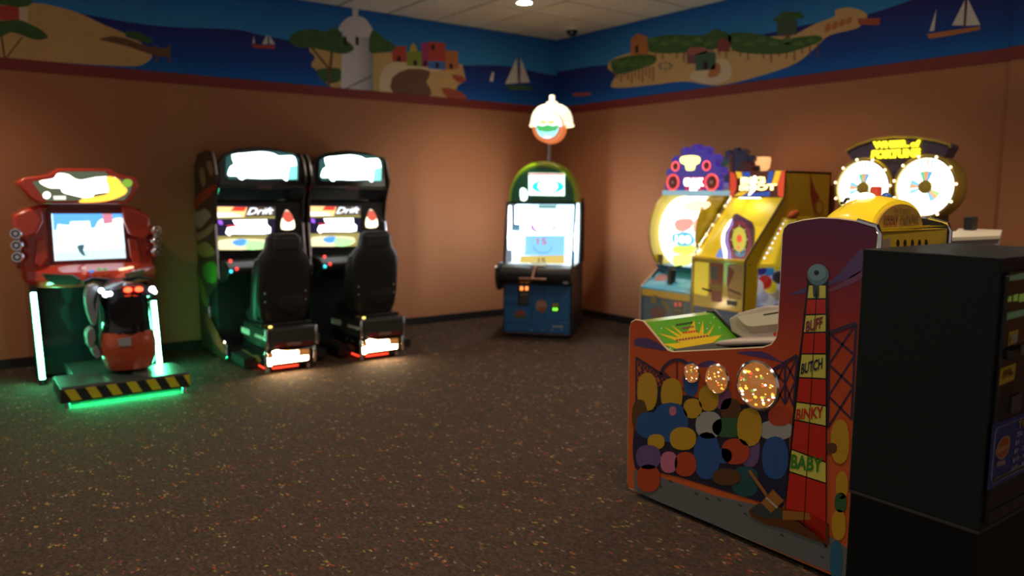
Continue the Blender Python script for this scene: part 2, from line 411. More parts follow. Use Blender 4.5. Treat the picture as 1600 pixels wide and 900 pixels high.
pl('painted_dome', z2((768, 258), (772, 232), (785, 215), (800, 232), (806, 258)), mgold, 7)
house(z2((826, 215), (862, 210), (862, 335), (828, 334)), mmag, (845, 332))
house(z2((862, 208), (945, 215), (948, 308), (862, 305)), mred, (885, 250))
house(z2((860, 305), (947, 308), (947, 350), (860, 343)), mblue, (905, 340))
house(z2((945, 252), (1008, 255), (1012, 345), (947, 350)), morange, (975, 345))
for p in (z2((925, 440), (1000, 450), (1050, 480), (1040, 505), (970, 502)), z2((975, 375), (1030, 380), (1050, 405), (1010, 412))): pl('painted_rock', p, mat('mural_rust', (.42, .08, .04), .8), 5, 2)
b_ = pl('painted_sailboat', z2((1250, 425), (1380, 430), (1375, 452), (1265, 450)), green, 5)
pl('painted_sail', z2((1245, 420), (1303, 290), (1310, 415)), mwhite, 6, 0, b_); pl('painted_sail', z2((1322, 290), (1370, 412), (1320, 414)), mwhite, 6, 0, b_); pl('painted_mast', z2((1311, 285), (1317, 285), (1318, 426), (1311, 426)), brown, 7, 0, b_)
pl('painted_sail', z2((1168, 405), (1180, 360), (1190, 362), (1184, 408)), mwhite, 5)
# island on the right wall
pr('painted_island', z3((290, 310), (310, 270), (380, 245), (420, 235), (600, 215), (900, 185), (1050, 165), (1130, 160), (1230, 110), (1320, 75), (1325, 45), (1400, 35), (1470, 65), (1450, 100), (1420, 130), (1300, 160), (1240, 210), (1150, 285), (1000, 340), (820, 385), (740, 385), (640, 370), (500, 385), (320, 400), (312, 370), (328, 340)), sandm, 3, 3)
pr('painted_clearing', z3((660, 350), (740, 290), (830, 270), (850, 350), (760, 385)), sand2, 4, 3)
for p in (((310, 280), (400, 252), (500, 250), (505, 285), (440, 312), (330, 338)), ((460, 185), (560, 158), (720, 160), (780, 132), (845, 160), (845, 205), (700, 235), (520, 242), (468, 225)), ((840, 155), (920, 148), (1000, 160), (1080, 180), (1160, 168), (1250, 162), (1262, 185), (1200, 212), (1080, 245), (920, 242), (855, 222))):
    pr('painted_forest', z3(*p), green, 6, 3)
    n_ = len(p); x0 = min(a for a, b in p); x1 = max(a for a, b in p)
    for k in range(12):
        x = x0 + (x1 - x0) * (k + .5) / 12; yb = max(b for a, b in p) - abs(x - (x0 + x1) / 2) * .12
        pr('painted_trunk', z3((x - 3, yb - 25), (x + 3, yb - 25), (x + 3, yb + 14 + 14 * (k % 3)), (x - 3, yb + 14 + 14 * (k % 3))), brown, 5)
    for k in range(7):
        x = x0 + (x1 - x0) * (k + .6) / 7.4; y = sum(b for a, b in p) / n_ - 8 + 14 * (k % 2)
        pr('painted_leaves', z3((x - 26, y + 8), (x, y - 12), (x + 26, y + 6), (x, y + 12)), green2, 7, 3)
h = pr('painted_house', z3((395, 250), (397, 175), (425, 152), (470, 165), (475, 248)), morange, 7); pr('painted_door', z3((416, 240), (430, 240), (430, 205), (416, 208)), mdark, 8, 0, h)
h = pr('painted_house', z3((790, 235), (790, 190), (815, 170), (848, 195), (845, 235)), mat('mural_maroon', (.27, .05, .05), .8), 8)
h = pr('painted_house', z3((652, 290), (650, 245), (692, 240), (692, 290)), mat('mural_plum', (.2, .08, .08), .8), 8); pr('painted_roof', z3((640, 248), (665, 215), (735, 215), (745, 240), (700, 250)), mat('mural_rose', (.4, .13, .11), .8), 9, 0, h)
h = pr('painted_house', z3((690, 322), (690, 245), (735, 232), (782, 240), (780, 315)), mat('mural_teal', (.06, .12, .08), .8), 9); pr('painted_door', z3((725, 318), (745, 317), (745, 280), (725, 282)), mdark, 10, 0, h)
pr('painted_fire', z3((745, 350), (765, 300), (790, 285), (805, 310), (790, 345)), morange, 9, 2)
for k in range(8):
    a = 2 * PI * k / 8; pr('painted_stone', z3(*[(552 + 28 * math.cos(a) + 8 * math.cos(t), 300 + 15 * math.sin(a) + 6 * math.sin(t)) for t in (0, 1.2, 2.4, 3.6, 4.8)]), mgrey, 6)
h = pr('painted_tree_house', z3((1060, 160), (1060, 95), (1150, 88), (1150, 158)), mat('mural_moss', (.06, .09, .05), .8), 7); pr('painted_roof', z3((1030, 100), (1090, 52), (1170, 56), (1185, 80), (1120, 92)), green, 8, 0, h); pr('painted_trunk', z3((1095, 205), (1098, 155), (1120, 155), (1118, 200)), brown, 6, 0, h)
for k in range(4): pr('painted_rock', z3((1275 + 32 * k, 145 - 12 * k), (1285 + 32 * k, 110 - 10 * k), (1305 + 32 * k, 110 - 10 * k), (1300 + 32 * k, 140 - 12 * k)), morange, 6, 2)
pr('painted_boat', z3((1425, 85), (1530, 82), (1525, 115), (1432, 112)), mat('mural_rust', (.42, .08, .04), .8), 6)
pr('painted_boat', z3((130, 424), (215, 420), (212, 434), (135, 438)), mat('mural_rust', (.42, .08, .04), .8), 5)
b_ = pr('painted_sailboat', z4((668, 240), (850, 212), (1045, 185), (1040, 210), (860, 245), (700, 272), (680, 270)), morange, 5)
pr('painted_sail', z4((845, 178), (935, 0), (925, 180)), mwhite, 6, 0, b_); pr('painted_sail', z4((942, 182), (955, -10), (1045, 175)), mwhite, 6, 0, b_); pr('painted_sail', z4((686, 222), (736, 62), (720, 215)), mwhite, 6, 0, b_); pr('painted_mast', z4((926, 192), (936, -20), (944, -20), (940, 190)), brown, 7, 0, b_)

# ---- recessed ceiling lights
for k, (x, y) in enumerate(CAN_SPOTS):
    t = Thing('ceiling_downlight', ['round recessed ceiling downlight, the bright one in view above the corner'][0] if k == 0 else 'round recessed ceiling downlight in the ceiling out of view above the room', 'light', (x, y, CEIL), 0, 'recessed ceiling downlights', own=True)
    t.part('trim_ring', MB().lathe((0, 0, 0), (0, 0, 1), [(.10, .0), (.105, -.012), (.085, -.014), (.078, .0)], 24), white, smooth=True)
    t.part('lamp_lens', MB().lathe((0, 0, -.010), (0, 0, 1), [(.0005, -.012), (.04, -.010), (.079, 0), (.079, .006), (.0005, .006)], 24), em('downlight_lens', (1, .93, .80), 30), smooth=True)
    L = bpy.data.lights.new('downlight', 'SPOT'); L.energy = CAN_POWER; L.color = WARM; L.spot_size = math.radians(118); L.spot_blend = .9; L.shadow_soft_size = .07
    lo = bpy.data.objects.new('downlight_lamp', L); C.objects.link(lo); lo.parent = t.root; lo.location = (0, 0, -.06)
# ---- dome security camera
t = Thing('dome_camera', 'small dark dome security camera hanging under the ceiling near the corner', 'camera', (6.45, 7.52, CEIL), 0, own=True)
t.part('mount', MB().lathe((0, 0, 0), (0, 0, 1), [(.0005, -.035), (.09, -.035), (.10, -.02), (.10, 0), (.0005, 0)], 24), white, smooth=True)
t.part('dome', MB().lathe((0, 0, -.035), (0, 0, 1), [(.0005, -.07), (.03, -.066), (.055, -.045), (.068, -.015), (.07, 0), (.0005, 0)], 24), blackg, smooth=True)

# ================================================================== strength-test carnival game (nearest, right)
X0, X1 = 2.93, 3.49
T = Thing('carnival_game', 'carnival arcade game with red striped tower artwork, beside the black change machine', 'arcade game', (3.21, 2.2, 0))
PS = ((X0 - .018, 0, 0), (-1, 0, 0))
def ps(nm, p, m_, ly, sm=0, par=None): return T.decal(nm, p, PS, m_, par, ly, sm)
prof = [(2.865, .03), (2.88, .05), (2.89, .90)] + [(2.88, .935), (2.85, .952), (2.80, .952), (2.785, .945)] + [(2.645, .842), (2.62, .828), (2.585, .825)] + \
       [(2.06, .935), (2.02, .955), (1.998, .985), (1.990, 1.03)] + [(1.990, 1.44), (1.985, 1.465), (1.965, 1.485)] + \
       [(1.90, 1.503), (1.82, 1.515), (1.74, 1.515), (1.66, 1.507), (1.60, 1.495), (1.578, 1.485), (1.57, 1.465), (1.57, .03)]
art = mat('side_art_sky', (.36, .045, .022), .3, coat=.3)
def side_sky():
    return grad('carnival_sky', [(0, (.52, .10, .028)), (.40, (.46, .065, .026)), (.62, (.27, .032, .035)), (.85, (.14, .028, .06)), (1, (.10, .024, .065))], 2, .55, 1.5, .3)
sk = side_sky()
p1 = T.part('side_panel', MB().px(prof, X0 - .018, X0), sk)
p2 = T.part('side_panel', MB().px(prof, X1, X1 + .018), blackm)
def trim(x):
    pts = [(x, y, z) for y, z in prof]
    return MB().tube(pts, .0055, 6, True)
goldtrim = mat('cream_edge_trim', (.62, .52, .34), .35)
T.part('edge_trim', trim(X0 - .012), goldtrim, p1, smooth=True)
T.part('edge_trim', trim(X1 + .009), chrome, p2, smooth=True)
T.part('edge_moulding', MB().tube([(X0 - .009, 1.567, z) for z in (.04, .7, 1.46)] + [(X0 - .009, 1.58, 1.49), (X0 - .009, 1.66, 1.51)], .011, 8), chrome, p1, smooth=True)
T.part('edge_moulding', MB().tube([(X1 + .009, 1.567, z) for z in (.04, .7, 1.46)] + [(X1 + .009, 1.58, 1.49), (X1 + .009, 1.66, 1.51)], .009, 8), chrome, p2, smooth=True)
# printed side artwork
purple = mat('print_violet', (.085, .04, .16), .3, coat=.3); purple2 = mat('print_mauve', (.16, .045, .11), .3, coat=.3)
lattice = mat('print_lattice', (.045, .022, .06), .3, coat=.3); ink = mat('print_ink', (.006, .005, .008), .3, coat=.3)
pred = mat('print_red', (.50, .018, .010), .3, coat=.3); pyel = mat('print_lemon', (.62, .56, .10), .3, coat=.3)
pgrey = mat('print_grey', (.125, .125, .14), .3, coat=.3, noise=.06, scale=12); pbrown = mat('print_wood_dark', (.10, .028, .008), .3, coat=.3); pwood = mat('print_wood', (.30, .12, .025), .3, coat=.3); pslate = mat('print_slate', (.035, .045, .05), .3, coat=.3)
ps('printed_cloud', [(993, 530), (1010, 528), (1030, 537), (1042, 548), (1020, 545), (993, 540)], purple, 1, 3)
ps('printed_cloud', [(1150, 551), (1190, 549), (1216, 562), (1230, 568), (1195, 560)], purple, 1, 3)
ps('printed_cloud', [(1090, 570), (1108, 563), (1120, 568), (1100, 574)], purple, 1, 3)
ps('printed_cloud', [(1232, 461), (1262, 448), (1300, 437), (1330, 405), (1347, 390), (1345, 425), (1310, 441), (1270, 455)], purple, 1, 3)
ps('printed_cloud', [(1262, 458), (1300, 450), (1345, 423), (1344, 437), (1310, 452), (1275, 462)], purple2, 1, 3)
# ground
ps('printed_ground', [(990, 735), (1010, 737), (1060, 755), (1120, 775), (1190, 790), (1240, 800), (1330, 860), (1334, 906), (1318, 902), (1160, 838), (1030, 784), (991, 766)], pgrey, 2)
for x, y in ((1048, 752), (1088, 771), (1105, 779), (1124, 781), (1157, 790), (1222, 836), (1285, 870), (1033, 760), (1165, 803)): ps('printed_pebble', [(x - 4, y - 2), (x, y - 2), (x + 4, y + 2), (x, y + 2)], pslate, 3)
# roller coaster lattice left and right of the tower
def stroke(nm, pts, w, m_, ly, par=None):
    q = []
    for i, (x, y) in enumerate(pts):
        a = pts[max(i - 1, 0)]; b = pts[min(i + 1, len(pts) - 1)]
        d = math.hypot(b[0] - a[0], b[1] - a[1]) or 1; q.append((-(b[1] - a[1]) / d * w / 2, (b[0] - a[0]) / d * w / 2))
    poly = [(x + n[0], y + n[1]) for (x, y), n in zip(pts, q)] + [(x - n[0], y - n[1]) for (x, y), n in reversed(list(zip(pts, q)))]
    return ps(nm, poly, m_, ly, 0, par)
def lat(nm, quad, nx, ny, w):
    (ax, ay), (bx, by), (cx_, cy_), (dx, dy) = quad
    P = lambda u, v: ((ax * (1 - u) + bx * u) * (1 - v) + (dx * (1 - u) + cx_ * u) * v, (ay * (1 - u) + by * u) * (1 - v) + (dy * (1 - u) + cy_ * u) * v)
    top = stroke(nm, [P(0, 0), P(1, 0)], w * 1.5, lattice, 4)
    for i in range(nx + 1): stroke('printed_strut', [P(i / nx, 0), P(i / nx, 1)], w, lattice, 3, top)
    for j in range(ny):
        for i in range(nx):
            a, b, c, d = P(i / nx, j / ny), P((i + 1) / nx, j / ny), P((i + 1) / nx, (j + 1) / ny), P(i / nx, (j + 1) / ny)
            stroke('printed_brace', [a, c], w * .8, lattice, 2, top); stroke('printed_brace', [b, d], w * .8, lattice, 2, top)
lat('printed_lattice', [(1296, 520), (1338, 505), (1331, 655), (1294, 668)], 1, 3, 4)
lat('printed_lattice', [(1208, 578), (1246, 555), (1240, 635), (1214, 628)], 2, 2, 3.5)
lat('printed_lattice', [(994, 558), (1052, 596), (1056, 660), (994, 652)], 6, 6, 2)
arch = [(1032, 590), (1036, 576), (1046, 566), (1058, 562), (1070, 565), (1078, 574), (1082, 590)]
stroke('printed_arch', catmull(arch, 4, False), 5, lattice, 4)
stroke('printed_strut', [(1058, 562), (1058, 600)], 2, lattice, 3); stroke('printed_strut', [(1036, 580), (1082, 620)], 2, lattice, 3)
# plain rounded colour patches fill the middle of the artwork (no figures)
pm = {}
def patch(col, x, y, w, h_, ly, k=.0):
    key = 'print_patch_%02d' % len(pm) if col not in pm else pm[col]
    pm.setdefault(col, key)
    mt = mat(pm[col], col, .3, coat=.3)
    pts = []
    for i in range(16):
        a = 2 * PI * i / 16; c, s_ = math.cos(a), math.sin(a)
        pts.append((x + w / 2 * math.copysign(abs(c) ** .85, c) * 1.22 + k * s_ * w, y + h_ / 2 * 1.2 * math.copysign(abs(s_) ** .85, s_)))
    ps('printed_colour_patch', pts, mt, ly)
Ym = (.50, .27, .02); Bl = (.02, .075, .27); Nv = (.012, .012, .05); Rd = (.42, .05, .02); Vi = (.13, .07, .22); Wh = (.34, .33, .34); Gn = (.03, .10, .04); Br = (.10, .04, .015); Pk = (.50, .14, .26); Te = (.015, .07, .09); Mv = (.20, .06, .16)
ps('printed_colour_patch', [(992, 640), (1010, 600), (1060, 615), (1110, 625), (1150, 630), (1210, 640), (1234, 660), (1225, 790), (1190, 785), (1060, 745), (1010, 735), (992, 730)], mat('print_navy', (.015, .012, .035), .3, coat=.3), 3, 2)
for a in ((Ym, 1012, 612, 26, 50, 5), (Br, 1000, 650, 20, 44, 6), (Nv, 1000, 700, 18, 60, 5), (Ym, 1050, 617, 28, 44, 5), (Bl, 1048, 660, 46, 52, 6), (Pk, 1052, 642, 9, 12, 7), (Bl, 1080, 592, 20, 46, 5), (Ym, 1083, 638, 24, 26, 6), (Ym, 1108, 622, 26, 34, 6), (Mv, 1130, 622, 22, 30, 5), (Wh, 1108, 664, 34, 36, 6), (Bl, 1105, 712, 34, 62, 6), (Gn, 1140, 668, 44, 26, 6), (Br, 1142, 640, 26, 30, 5), (Vi, 1172, 700, 26, 50, 5), (Ym, 1172, 667, 32, 50, 8), (Rd, 1150, 705, 36, 34, 8), (Bl, 1130, 712, 24, 20, 8),
          (Rd, 1219, 650, 30, 26, 6), (Wh, 1213, 672, 44, 26, 5), (Bl, 1212, 715, 34, 56, 7), (Nv, 1208, 755, 40, 56, 6), (Te, 1165, 752, 36, 40, 5), (Bl, 1014, 664, 32, 34, 7), (Ym, 1026, 690, 22, 20, 8), (Vi, 1014, 714, 32, 32, 9), (Rd, 1014, 747, 30, 36, 9), (Pk, 1046, 722, 22, 28, 9), (Ym, 1068, 685, 34, 30, 8), (Rd, 1072, 725, 28, 32, 9), (Br, 1136, 745, 36, 22, 9),
          (Ym, 1313, 690, 24, 58, 5), (Br, 1300, 700, 14, 14, 6), (Ym, 1316, 758, 16, 36, 5), (Gn, 1314, 785, 16, 26, 5), (Ym, 1311, 820, 18, 40, 5), ((.02, .12, .22), 1307, 875, 16, 52, 5)): patch(*a)
# mallet, anvil plate and the high-striker tower
stroke('printed_mallet_handle', [(1172, 735), (1200, 775)], 5, pwood, 11)
mh = ps('printed_mallet_head', [(1190, 785), (1209, 764), (1226, 782), (1206, 801)], pwood, 11); stroke('printed_band', [(1198, 777), (1216, 793)], 3, mat('print_pale', (.4, .36, .3), .3), 12, mh)
ps('printed_anvil_base', [(1171, 797), (1186, 786), (1224, 793), (1266, 800), (1296, 818), (1296, 851), (1258, 838), (1230, 826), (1196, 818), (1174, 806)], pbrown, 9)
ps('printed_anvil_plate', [(1176, 796), (1186, 788), (1222, 796), (1224, 810), (1200, 810), (1180, 803)], pslate, 10)
ps('printed_anvil_side', [(1224, 797), (1266, 801), (1268, 812), (1224, 812)], pwood, 10)
tw = ps('printed_tower', [(1262, 440), (1294, 440), (1297, 520), (1293, 600), (1292, 857), (1288, 850), (1226, 800), (1235, 700), (1246, 580), (1254, 520)], ink, 8)
levels = [445, 467, 492, 520, 553, 590, 628, 661, 708, 748, 800]
def lx(y): return 1264 + (1227 - 1264) * (y - 445) / (800 - 445)
def rx(y): return 1291
def sl(y): return (y - 445) / 355 * 18      # the bands tilt with the print's perspective drawing
# band rows: (top left y, top right y)
rows = [(445, 445), (467, 467), (492, 491), (520, 519), (553, 553), (590, 592), (628, 634), (656, 666), (702, 722), (737, 755), (801, 848)]
for k in range(len(rows) - 1):
    (a, b), (c, d) = rows[k], rows[k + 1]
    mt = pyel if k % 2 == 0 else pred
    ps('printed_band', [(lx(a) + 1, a + 1), (rx(b), b + 1), (rx(d), d - 1.4), (lx(c) + 1, c - 1.4)], mt, 9, 0, tw)
stroke('printed_centre_line', [(1277, 455), (1257, 822)], 1.2, ink, 11, tw)
for s_, m_, q in (('BUFF', mat('print_maroon', (.22, .02, .06), .3), [(1260, 520), (1286, 512), (1287, 494), (1261, 502)]), ('BUTCH', mat('print_dark_blue', (.012, .015, .06), .3), [(1252, 585), (1286, 576), (1287, 558), (1254, 568)]), ('BINKY', pred, [(1244, 656), (1288, 652), (1288, 634), (1246, 639)]), ('BABY', mat('print_green', (.035, .20, .03), .3), [(1236, 731), (1286, 738), (1287, 715), (1238, 709)])):
    T.text('lettering', s_, q, PS, m_, tw, 12, .03)
bell = ps('printed_bell', [(1279 + 17 * math.cos(a * PI / 10), 429 + 17 * math.sin(a * PI / 10)) for a in range(20)], mat('print_bell_blue', (.10, .19, .25), .3), 9)
ps('printed_bell_rim', [(1278 + 14 * math.cos(a * PI / 10), 426 + 13 * math.sin(a * PI / 10)) for a in range(20)], mat('print_bell_light', (.16, .28, .34), .3), 10, 0, bell)
ps('printed_bell_stud', [(1277 + 4 * math.cos(a * PI / 6), 426 + 4 * math.sin(a * PI / 6)) for a in range(12)], ink, 11, 0, bell)
ps('printed_clapper', [(1271, 446), (1281, 446), (1281, 463), (1277, 466), (1272, 463)], pslate, 11, 0, bell)
# three round windows in the side with sparkling lights behind
lens = glass('clear_dome', (1, .96, .9), .10, .05)
rng = random.Random(3)
for cxp, cyp, rp in ((1082, 583, 15.5), (1121, 592, 23.5), (1184, 602, 39)):
    c = T.at(cxp, cyp, PS); r = (T.at(cxp, cyp + rp, PS) - c).length * .95
    w = T.part('porthole', MB().lathe(c, (-1, 0, 0), [(r, -.002), (r * 1.06, .004), (r * .98, .010), (r * .93, .006)], 32), chrome, p1, smooth=True)
    T.part('porthole_backing', MB().lathe(c, (-1, 0, 0), [(.0005, .0085), (r * .93, .0085), (r * .95, .0)], 28), mat('porthole_back', (.16, .07, .025), .2, .3, emit=(.5, .18, .04), es=.5, noise=.6, scale=60), w)
    cols = [em('spark_white', (1, .85, .6), 3.2), em('spark_red', (1, .07, .03), 1.6), em('spark_amber', (1, .45, .06), 1.7), em('spark_green', (.35, .6, .1), .6)]
    n = int(14 + 34 * (rp / 39) ** 2); mbs = [MB() for _ in cols]
    for k in range(n):
        a = rng.random() * 2 * PI; q = math.sqrt(rng.random()) * r * .88; s_ = r * rng.uniform(.03, .085)
        mbs[rng.choice([0, 0, 1, 1, 2, 2, 2, 3])].ball(c + Vector((-.010, q * math.cos(a), q * math.sin(a))), s_, 6, 4, (.4, 1.2, .8))
    for mb, m_, nm in zip(mbs, cols, ('white', 'red', 'amber', 'green')):
        if mb.v: T.part('sparkle_lights', mb, m_, w)['kind'] = 'stuff'
    T.part('porthole_lens', MB().lathe(c, (-1, 0, 0), [(r * .96, .006), (r * .8, .022), (r * .5, .036), (r * .2, .042), (.0005, .043)], 28), lens, w, smooth=True)
# body between the sides
T.part('body', MB().px([(2.84, .05), (2.84, .80), (2.0, .80), (2.0, 1.3), (1.60, 1.3), (1.60, .05)], X0, X1), blackm)
T.part('instruction_deck', MB().px([(2.79, .945), (2.62, .826), (2.60, .80), (2.86, .80), (2.86, .945)], X0 + .001, X1), mat('deck_green', (.10, .36, .02), .25, coat=.5))
DK = ((X0, 2.79, .945), Vector((0, -.119, .17)))
def dk(nm, p, m_, ly, sm=0, par=None): return T.decal(nm, p, DK, m_, par, ly, sm)
def dz(*p): return [(1010 + x / 7.273, 480 + y / 7.273) for x, y in p]
burst = dk('printed_burst', dz((420, 500), (190, 420), (390, 405), (130, 295), (370, 350), (195, 220), (405, 330), (280, 200), (420, 300), (470, 270), (545, 150), (560, 280), (600, 300), (645, 150), (650, 310), (690, 300), (780, 190), (700, 340), (860, 315), (700, 450), (640, 470)), mat('deck_yellow', (.72, .48, .01), .3), 1)
for q, m_ in (((340, 215, 530, 185), 'print_ink'), ((405, 255, 545, 232), 'print_maroon'), ((415, 305, 590, 280), 'print_red'), ((335, 390, 710, 335), 'print_maroon')):
    n = 6 if q[2] - q[0] < 250 else 11
    for k in range(n):
        xa = q[0] + (q[2] - q[0]) * k / n; xb = xa + (q[2] - q[0]) / n * .72; ya = q[1] + (q[3] - q[1]) * k / n
        dk('printed_letter_mark', dz((xa, ya), (xb, ya - 3), (xb, ya - 26), (xa, ya - 23)), MATS[m_], 2, 0, burst)
for x, y in ((170, 240), (600, 180), (730, 180), (830, 230), (880, 380), (270, 470), (770, 115), (715, 270), (690, 245)): dk('printed_dot', dz((x - 8, y), (x, y - 8), (x + 8, y), (x, y + 8)), white, 1)
T.part('deck_end_rail', MB().tube([(X1 - .01, 2.80, .955), (X1 - .01, 2.79, .955), (X1 - .01, 2.64, .85), (X1 - .01, 2.60, .832)], .012, 8), black, smooth=True)
# grey moulded ball trough behind the deck, seen through the cut-out, and its white ramp board
grey = mat('trough_grey', (.50, .43, .40), .45)
T.part('ball_trough', MB().px([(2.58, .80), (2.60, .835), (2.56, .828), (2.0, .84), (2.0, .80)], X0, X1), blackm)
T.part('trough_wall', MB().px([(2.66, .86), (2.58, .835), (2.0, .95), (2.0, 1.20), (2.30, 1.05), (2.45, 1.03), (2.62, .97), (2.68, .93)], X1 - .03, X1 - .002).px([(2.60, .83), (2.54, .826), (2.0, .93), (2.0, .95), (2.56, .85)], X0 + .30, X1 - .03), grey, bevel=.012)
WB = ((X1 - .05, 0, 0), (-1, 0, 0))
T.decal('ramp_board', [(1151, 494), (1235, 480), (1235, 504), (1176, 510), (1168, 509), (1162, 506)], WB, mat('ramp_white', (.72, .68, .58), .4), None, 1, 0, .02)
T.decal('printed_line', [(1193, 491), (1235, 484), (1235, 486), (1193, 493)], WB, ink, None, 3)
T.decal('red_letter', [(1207, 521), (1228, 512), (1228, 530), (1213, 529)], WB, pred, None, 3)
T.part('back_plate', MB().box(X0 + .004, X1 - .004, 1.575, 1.62, .10, 1.47), mat('back_yellow', (.60, .40, .03), .45), label='yellow back plate with a row of oval holes')
bp = ((0, 1.575, 0), (0, -1, 0))
for x in (1403, 1414, 1425.5, 1436.5, 1447): T.decal('vent_hole', [(x + 2.6 * math.cos(a * PI / 8), 380 + 6 * math.sin(a * PI / 8)) for a in range(16)], bp, ink, None, 1)
T.decal('rating_label', [(1376, 374), (1391, 372), (1391, 386), (1377, 388)], bp, mat('label_grey', (.35, .26, .2), .5), None, 1)
T.decal('back_rib', [(1374, 357), (1455, 352), (1478, 353), (1376, 361)], ((0, 1.572, 0), (0, -1, 0)), yellow, None, 1, 0, .012)
# yellow dome topper with an arched sign
cxm = 3.115
def archx(w, h_, n=14): return [(cxm + w * math.cos(PI * k / n), 1.48 + h_ * math.sin(PI * k / n)) for k in range(n + 1)]
topper = T.part('topper', MB().loft([[(x, y, z) for x, z in archx(w, h_)] for y, w, h_ in ((1.60, .20, .112), (1.64, .20, .122), (1.68, .195, .128), (1.72, .19, .128), (1.78, .175, .11), (1.83, .155, .075), (1.86, .13, .03))]), mat('topper_yellow', (.80, .58, .01), .3, coat=.4, emit=(1, .62, .02), es=.35), smooth=True, label='yellow lit dome topper')
TP = ((0, 1.598, 0), (0, -1, 0))
sg = T.part('arched_sign', MB().py([(cxm + .18 * math.cos(PI * k / 14), 1.478 + .098 * math.sin(PI * k / 14)) for k in range(15)], 1.588, 1.598), mat('sign_tan', (.50, .30, .06), .4), topper)
def tq(x0, x1, z0, z1): return [(x0, 1.586, z0), (x1, 1.586, z0), (x1, 1.586, z1), (x0, 1.586, z1)]
T.text('lettering', 'The Simpsons', tq(3.05, 3.18, 1.540, 1.562), ((0, 1.586, 0), (0, -1, 0)), mat('sign_brown', (.22, .10, .05), .4), topper, 1, .0, 0, False, .3)
T.text('lettering', 'KOOKY', tq(2.98, 3.09, 1.490, 1.533), ((0, 1.586, 0), (0, -1, 0)), mat('sign_rust', (.30, .10, .04), .4), topper, 1, .03, 0, False)
T.text('lettering', 'CARNIVAL', tq(3.105, 3.26, 1.490, 1.533), ((0, 1.586, 0), (0, -1, 0)), mat('sign_olive', (.22, .16, .05), .4), topper, 1, .03, 0, False)
T.part('topper_block', MB().box(3.13, 3.165, 1.70, 1.735, 1.595, 1.645), em('block_red', (.7, .06, .03), .5), topper, bevel=.006, label='red block on the topper')
T.part('topper_block', MB().ball((3.20, 1.70, 1.60), .022), em('block_blue', (.03, .10, .35), .5), topper, smooth=True, label='blue ball on the topper')
T.part('topper_button', MB().ball(T.at(1317, 331, ((0, 1.79, 0), (0, -1, 0))), .022, 10, 6, (1, .8, .8)), em('button_red', (.75, .03, .02), .5), topper, smooth=True, label='red ball on the topper')
T.part('topper_lamp', MB().ball((3.06, 1.71, 1.602), .035, 12, 6, (1.2, 1, .6)), em('lamp_cream', (1, .9, .45), 2.5), topper, smooth=True, label='glowing cream lamp on the topper')
T.part('printed_stripe', MB().tube([(2.965 + .018 * k, 1.76, 1.578 + .008 * k - .008 * (k % 2)) for k in range(4)], .006, 6), ink, topper)
for y in (1.70, 2.74):
    for x in (X0 + .03, X1 - .03):
        c = T.part('caster', MB().ring((x - .012, y, .028), (x + .012, y, .028), .027, None, 14), black, bevel=.004)
        T.part('caster_fork', MB().box(x - .02, x + .02, y - .02, y + .02, .05, .064), steel, c)

# ================================================================== change machine on its stand
CX, CY0, CY1, CZ0, CZ1 = 2.35, .912, 1.312, .65, 1.441
T = Thing('token_change_machine', 'black token change machine with blue price sign at the right edge', 'change machine', (2.65, 1.11, .65))
blk = mat('textured_black', (.0085, .0125, .0155), .42, spec=.25, bump=.5, scale=420, noise=.1)
T.part('cabinet', MB().box(CX, 2.95, CY0, CY1, CZ0, CZ1), blk, bevel=.003)
T.part('door', MB().box(CX + .022, 2.93, CY0 - .012, CY0 + .002, CZ0 + .02, CZ1 - .05), mat('door_black', (.016, .014, .013), .35), bevel=.004)
FP = ((0, CY0 - .0135, 0), (0, -1, 0))
def fp(nm, p, m_, ly, sm=0, par=None, th=0): return T.decal(nm, p, FP, m_, par, ly, sm, th)
# world helpers on the door: work in metres, X to the right, z up
def fr(nm, x0, x1, z0, z1, m_, ly, par=None):
    y = CY0 - .012 - .0012 * ly
    return T.part(nm, MB().box(x0, x1, y, y + .001, z0, z1), m_, par)
a = T.at(1577, 431, FP)
pan = fr('display_panel', a.x, 2.90, 1.165, 1.40, mat('display_black', (.02, .018, .015), .15), 1)
led = em('display_green', (.12, .22, .10), .13); led2 = em('display_lime', (.25, .35, .06), .2)
for nm, p, m_ in (('display_strip', [(1577, 431), (1604, 425), (1604, 435), (1576, 439)], led), ('display_digit', [(1575, 464), (1580, 462), (1579, 471), (1574, 472)], led2), ('display_digit', [(1583, 461), (1590, 459), (1589, 470), (1582, 471)], led2), ('display_digit', [(1592, 460), (1604, 457), (1603, 470), (1591, 472)], led2), ('display_strip', [(1573, 489), (1604, 482), (1603, 492), (1572, 500)], led)): fp(nm, p, m_, 3, 0, pan)
ye = mat('sticker_yellow', (.55, .36, .03), .4)
st = fp('bill_sticker', [(1576, 519), (1591, 514), (1589, 534), (1574, 541)], ye, 2); fp('sticker_picture', [(1580, 523), (1588, 520), (1587, 535), (1583, 538)], mat('sticker_pale', (.30, .34, .33), .4), 3, 0, st); fp('sticker_mark', [(1577, 526), (1579, 525), (1578, 536), (1576, 537)], ink, 3, 0, st)
bill = T.part('bill_slot', MB().box(T.at(1570, 560, FP).x, 2.9, CY0 - .03, CY0 - .01, T.at(1570, 562, FP).z, T.at(1570, 547, FP).z), black, bevel=.004)
T.decal('slot_mouth', [(1595, 540), (1604, 536), (1604, 552), (1594, 556)], ((0, CY0 - .031, 0), (0, -1, 0)), mat('slot_grey', (.10, .10, .09), .4), bill, 1)
st = fp('bill_sticker', [(1563, 576), (1587, 567), (1584, 593), (1560, 603)], ye, 2)
fp('sticker_mark', [(1567, 579), (1580, 574), (1579, 582), (1566, 587)], mat('sticker_ink', (.14, .08, .01), .4), 3, 0, st)
